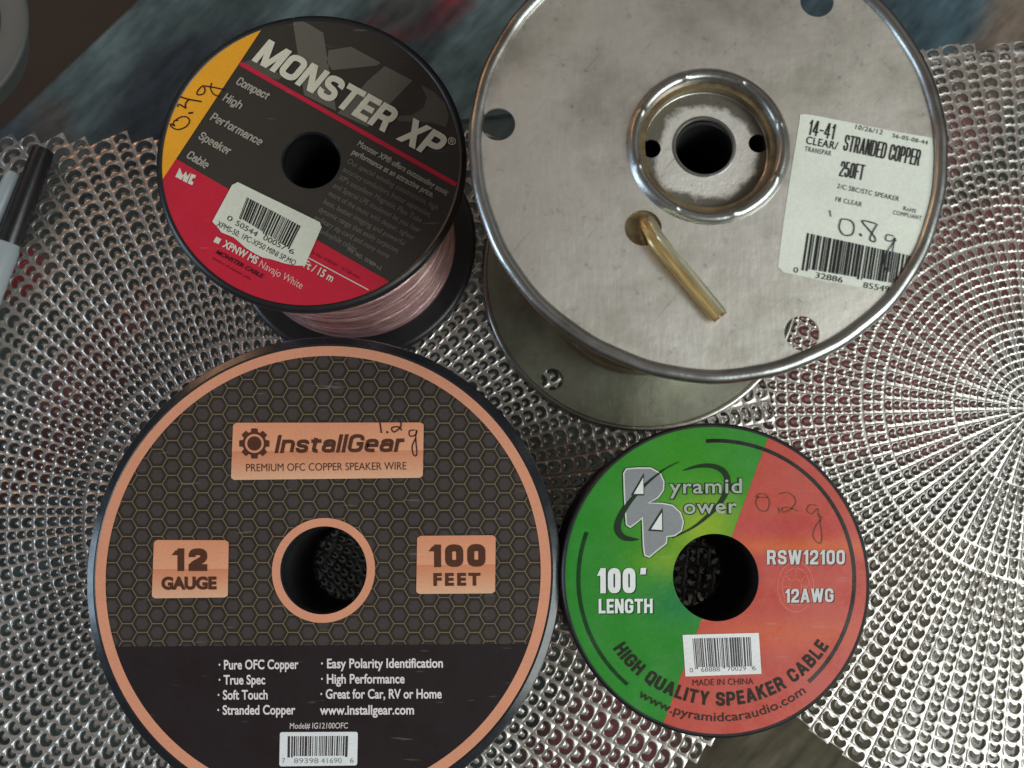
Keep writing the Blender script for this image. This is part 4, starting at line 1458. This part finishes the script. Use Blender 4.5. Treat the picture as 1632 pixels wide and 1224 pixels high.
fill(body, C(140, 142, 146), 5)
lg.strip(body + body[:1], 4.6, C(38, 44, 36), 4)
lg.strip([(p[0], p[1]) for p in body], 2.2, C(208, 214, 208), 6, closed=True)
lg.strip(sw1, sw1w, DKG, 7)
for tri in (K3((502, 285), (503, 392), (440, 392)), K3((592, 452), (594, 567), (522, 562))):
    lg.poly(tri, C(42, 44, 44), 8)
    mxx = sum(p[0] for p in tri) / 3; myy = sum(p[1] for p in tri) / 3
    lg.poly([(mxx + (p[0] - mxx) * 0.74 + 0.6, myy + (p[1] - myy) * 0.74 + 0.6) for p in tri], C(226, 230, 226), 9)
for s, a, e in (('yramid', (1066, 787), (1183, 786)), ('ower', (1089, 819), (1175, 818))):
    lg.text(s, a, e, 23, C(40, 52, 38), off=0.05, layer=5, spacing=1.1)
    lg.text(s, (a[0] + 0.8, a[1] - 0.5), (e[0] - 0.8, e[1] - 0.5), 22.5, C(168, 176, 166), off=0.012, layer=6, spacing=1.12)
lg.build('logo', M_INK, labo)
lt = Ink(sp4, H4)
W4 = C(228, 232, 228); SH = C(40, 60, 42); SHR = C(110, 52, 50); SV = C(206, 208, 206)
for s, a, e, cap, off, sh, cl in (("100'", (952, 945.5), (1030, 945), 40, 0.03, SH, W4), ('LENGTH', (954, 977.5), (1040, 977), 23, 0.03, SH, W4),
                                  ('RSW12100', (1222, 899.5), (1346, 899.5), 23, 0.035, SHR, SV), ('12AWG', (1251, 960.5), (1328, 959.5), 22, 0.035, SHR, SV)):
    g_ = 0.46 if cap > 30 else 0.34
    wt_ = 0.22 if cap > 30 else 0.19
    lt.block(s, (a[0] + 2, a[1] + 1.6), (e[0] + 2, e[1] + 1.6), cap, sh, wt=wt_, layer=3, gap=g_)
    lt.block(s, a, e, cap, cl, wt=wt_, layer=5, gap=g_)
lt.block('HIGH QUALITY SPEAKER CABLE', None, None, 22, C(40, 34, 26), wt=0.205, layer=4, gap=0.36, arc=((1148, 919), 206, 146.0, 32.6))
lt.arctext('www.pyramidcaraudio.com', (1147, 920), 229.5, 124.6, 53.0, 14, C(52, 40, 30), off=0.008, layer=4)
lt.text('MADE IN CHINA', (1104, 1093), (1201, 1090.5), 10, C(80, 34, 32), off=0.0, layer=4)
lt.build('lettering', M_INK, labo)
hw = Ink(sp4, H4)
PEN4 = C(126, 70, 50)
hw.strip(spline(K3((1055, 395), (1042, 425), (1060, 462), (1095, 465), (1108, 425), (1090, 390), (1060, 385), (1045, 400), (1100, 402)), 6), 1.8, PEN4, 4)
hw.strip(K3((1150, 452), (1157, 475)), 2.4, PEN4, 4)
hw.strip(spline(K3((1155, 385), (1190, 378), (1225, 398), (1232, 430), (1205, 462), (1172, 472), (1172, 452), (1205, 452), (1245, 468)), 6), 1.8, PEN4, 4)
hw.strip(spline(K3((1335, 440), (1300, 438), (1288, 465), (1312, 480), (1340, 455), (1342, 490), (1362, 498), (1330, 540), (1318, 590), (1345, 622), (1360, 600), (1352, 520), (1348, 480)), 6), 1.6, PEN4, 4)
hw.build('handwriting', M_INK, labo)
bc = Ink(sp4, H4)
bc.poly(K5((688, 338), (1055, 328), (1068, 525), (702, 538)), C(232, 236, 240), 4)
bc.barcode(*K5((736, 355), (1018, 348), (1026, 488), (748, 494)), seed=8, n=30, col=C(70, 66, 72), layer=5)
for s, a, e in (('0', (722, 518), (738, 518)), ('68888', (778, 516), (868, 513)), ('70029', (904, 512), (994, 509)), ('6', (1024, 509), (1042, 508))):
    bc.text(s, *K5(a, e), 7, C(120, 116, 120), layer=5)
bc.build('barcode', M_INK, labo)


# ================================================================== things at the left edge
def rod(name, prof, m, parent, seg=40):
    """turned shape whose axis is local x"""
    vs, fs = [], []
    n = len(prof)
    for (x, r) in prof:
        for k in range(seg):
            a = 2 * pi * k / seg
            vs.append((x, r * cos(a), r * sin(a)))
    for i in range(n - 1):
        for k in range(seg):
            l = (k + 1) % seg
            fs.append((i * seg + k, i * seg + l, (i + 1) * seg + l, (i + 1) * seg + k))
    fs.append(tuple(range(seg))); fs.append(tuple((n - 1) * seg + k for k in range(seg)))
    me = bpy.data.meshes.new(name)
    me.from_pydata(vs, [], fs); me.update()
    bm = bmesh.new(); bm.from_mesh(me)
    bmesh.ops.recalc_face_normals(bm, faces=bm.faces)
    bm.to_mesh(me); bm.free()
    smooth(me, 40)
    me.materials.append(m)
    return link(name, me, parent)


MZ = 0.0065 + SPZ
p0, p1 = P(70, 238, MZ), P(14, 388, MZ)
mk = thing('marker_pen', 'marker with black cap and white barrel lying on the left placemat', 'marker', (p0.x, p0.y, MZ))
mk.rotation_euler = (0, 0, atan2(p1.y - p0.y, p1.x - p0.x))
L = (p1 - p0).length
rod('cap', [(0.0, 0.0046), (0.0006, 0.0054), (0.004, 0.0057), (L - 0.001, 0.0062), (L, 0.0060)], M_BLACK, mk)
rod('barrel', [(L - 0.002, 0.0056), (L + 0.002, 0.0058), (L + 0.004, 0.0064), (L + 0.075, 0.0064), (L + 0.080, 0.005), (L + 0.082, 0.003)], M_LGREY, mk)
PZ = 0.0052 + SPZ
p0, p1 = P(24, 274, PZ), P(-20, 375, PZ)
pn = thing('pen', 'pale grey pen end peeking out beside the black marker cap', 'pen', (p0.x, p0.y, PZ))
pn.rotation_euler = (0, 0, atan2(p1.y - p0.y, p1.x - p0.x))
rod('barrel', [(0.0, 0.002), (0.0008, 0.0036), (0.003, 0.0043), (0.012, 0.0045), (0.11, 0.0045), (0.112, 0.003)], M_LGREY, pn)
rod('tip', [(0.1121, 0.003), (0.122, 0.0012)], M_BLACK, pn)

TZ = 0.024
tw = P(-122, 40, TZ)
rw = (P(43, 40, TZ) - tw).length
tp = thing('tape_roll', 'grey round roll cut off by the upper left corner of the photo', 'roll', (tw.x, tw.y, GT))
hT = TZ - GT
lathe('flange', [(rw * 0.74, hT - 0.006), (rw * 0.74, hT - 0.0006), (rw * 0.76, hT)] + arcpts(rw - 0.002, hT - 0.002, 0.002, 90, -80, 6) + [(rw - 0.003, hT - 0.006)], M_GREY, tp, 120)
lathe('body', [(rw * 0.74, 0.0), (rw * 0.74, hT - 0.006), (rw * 0.86, hT - 0.006), (rw * 0.80, hT * 0.5), (rw * 0.78, 0.0)], M_GREY, tp, 120)
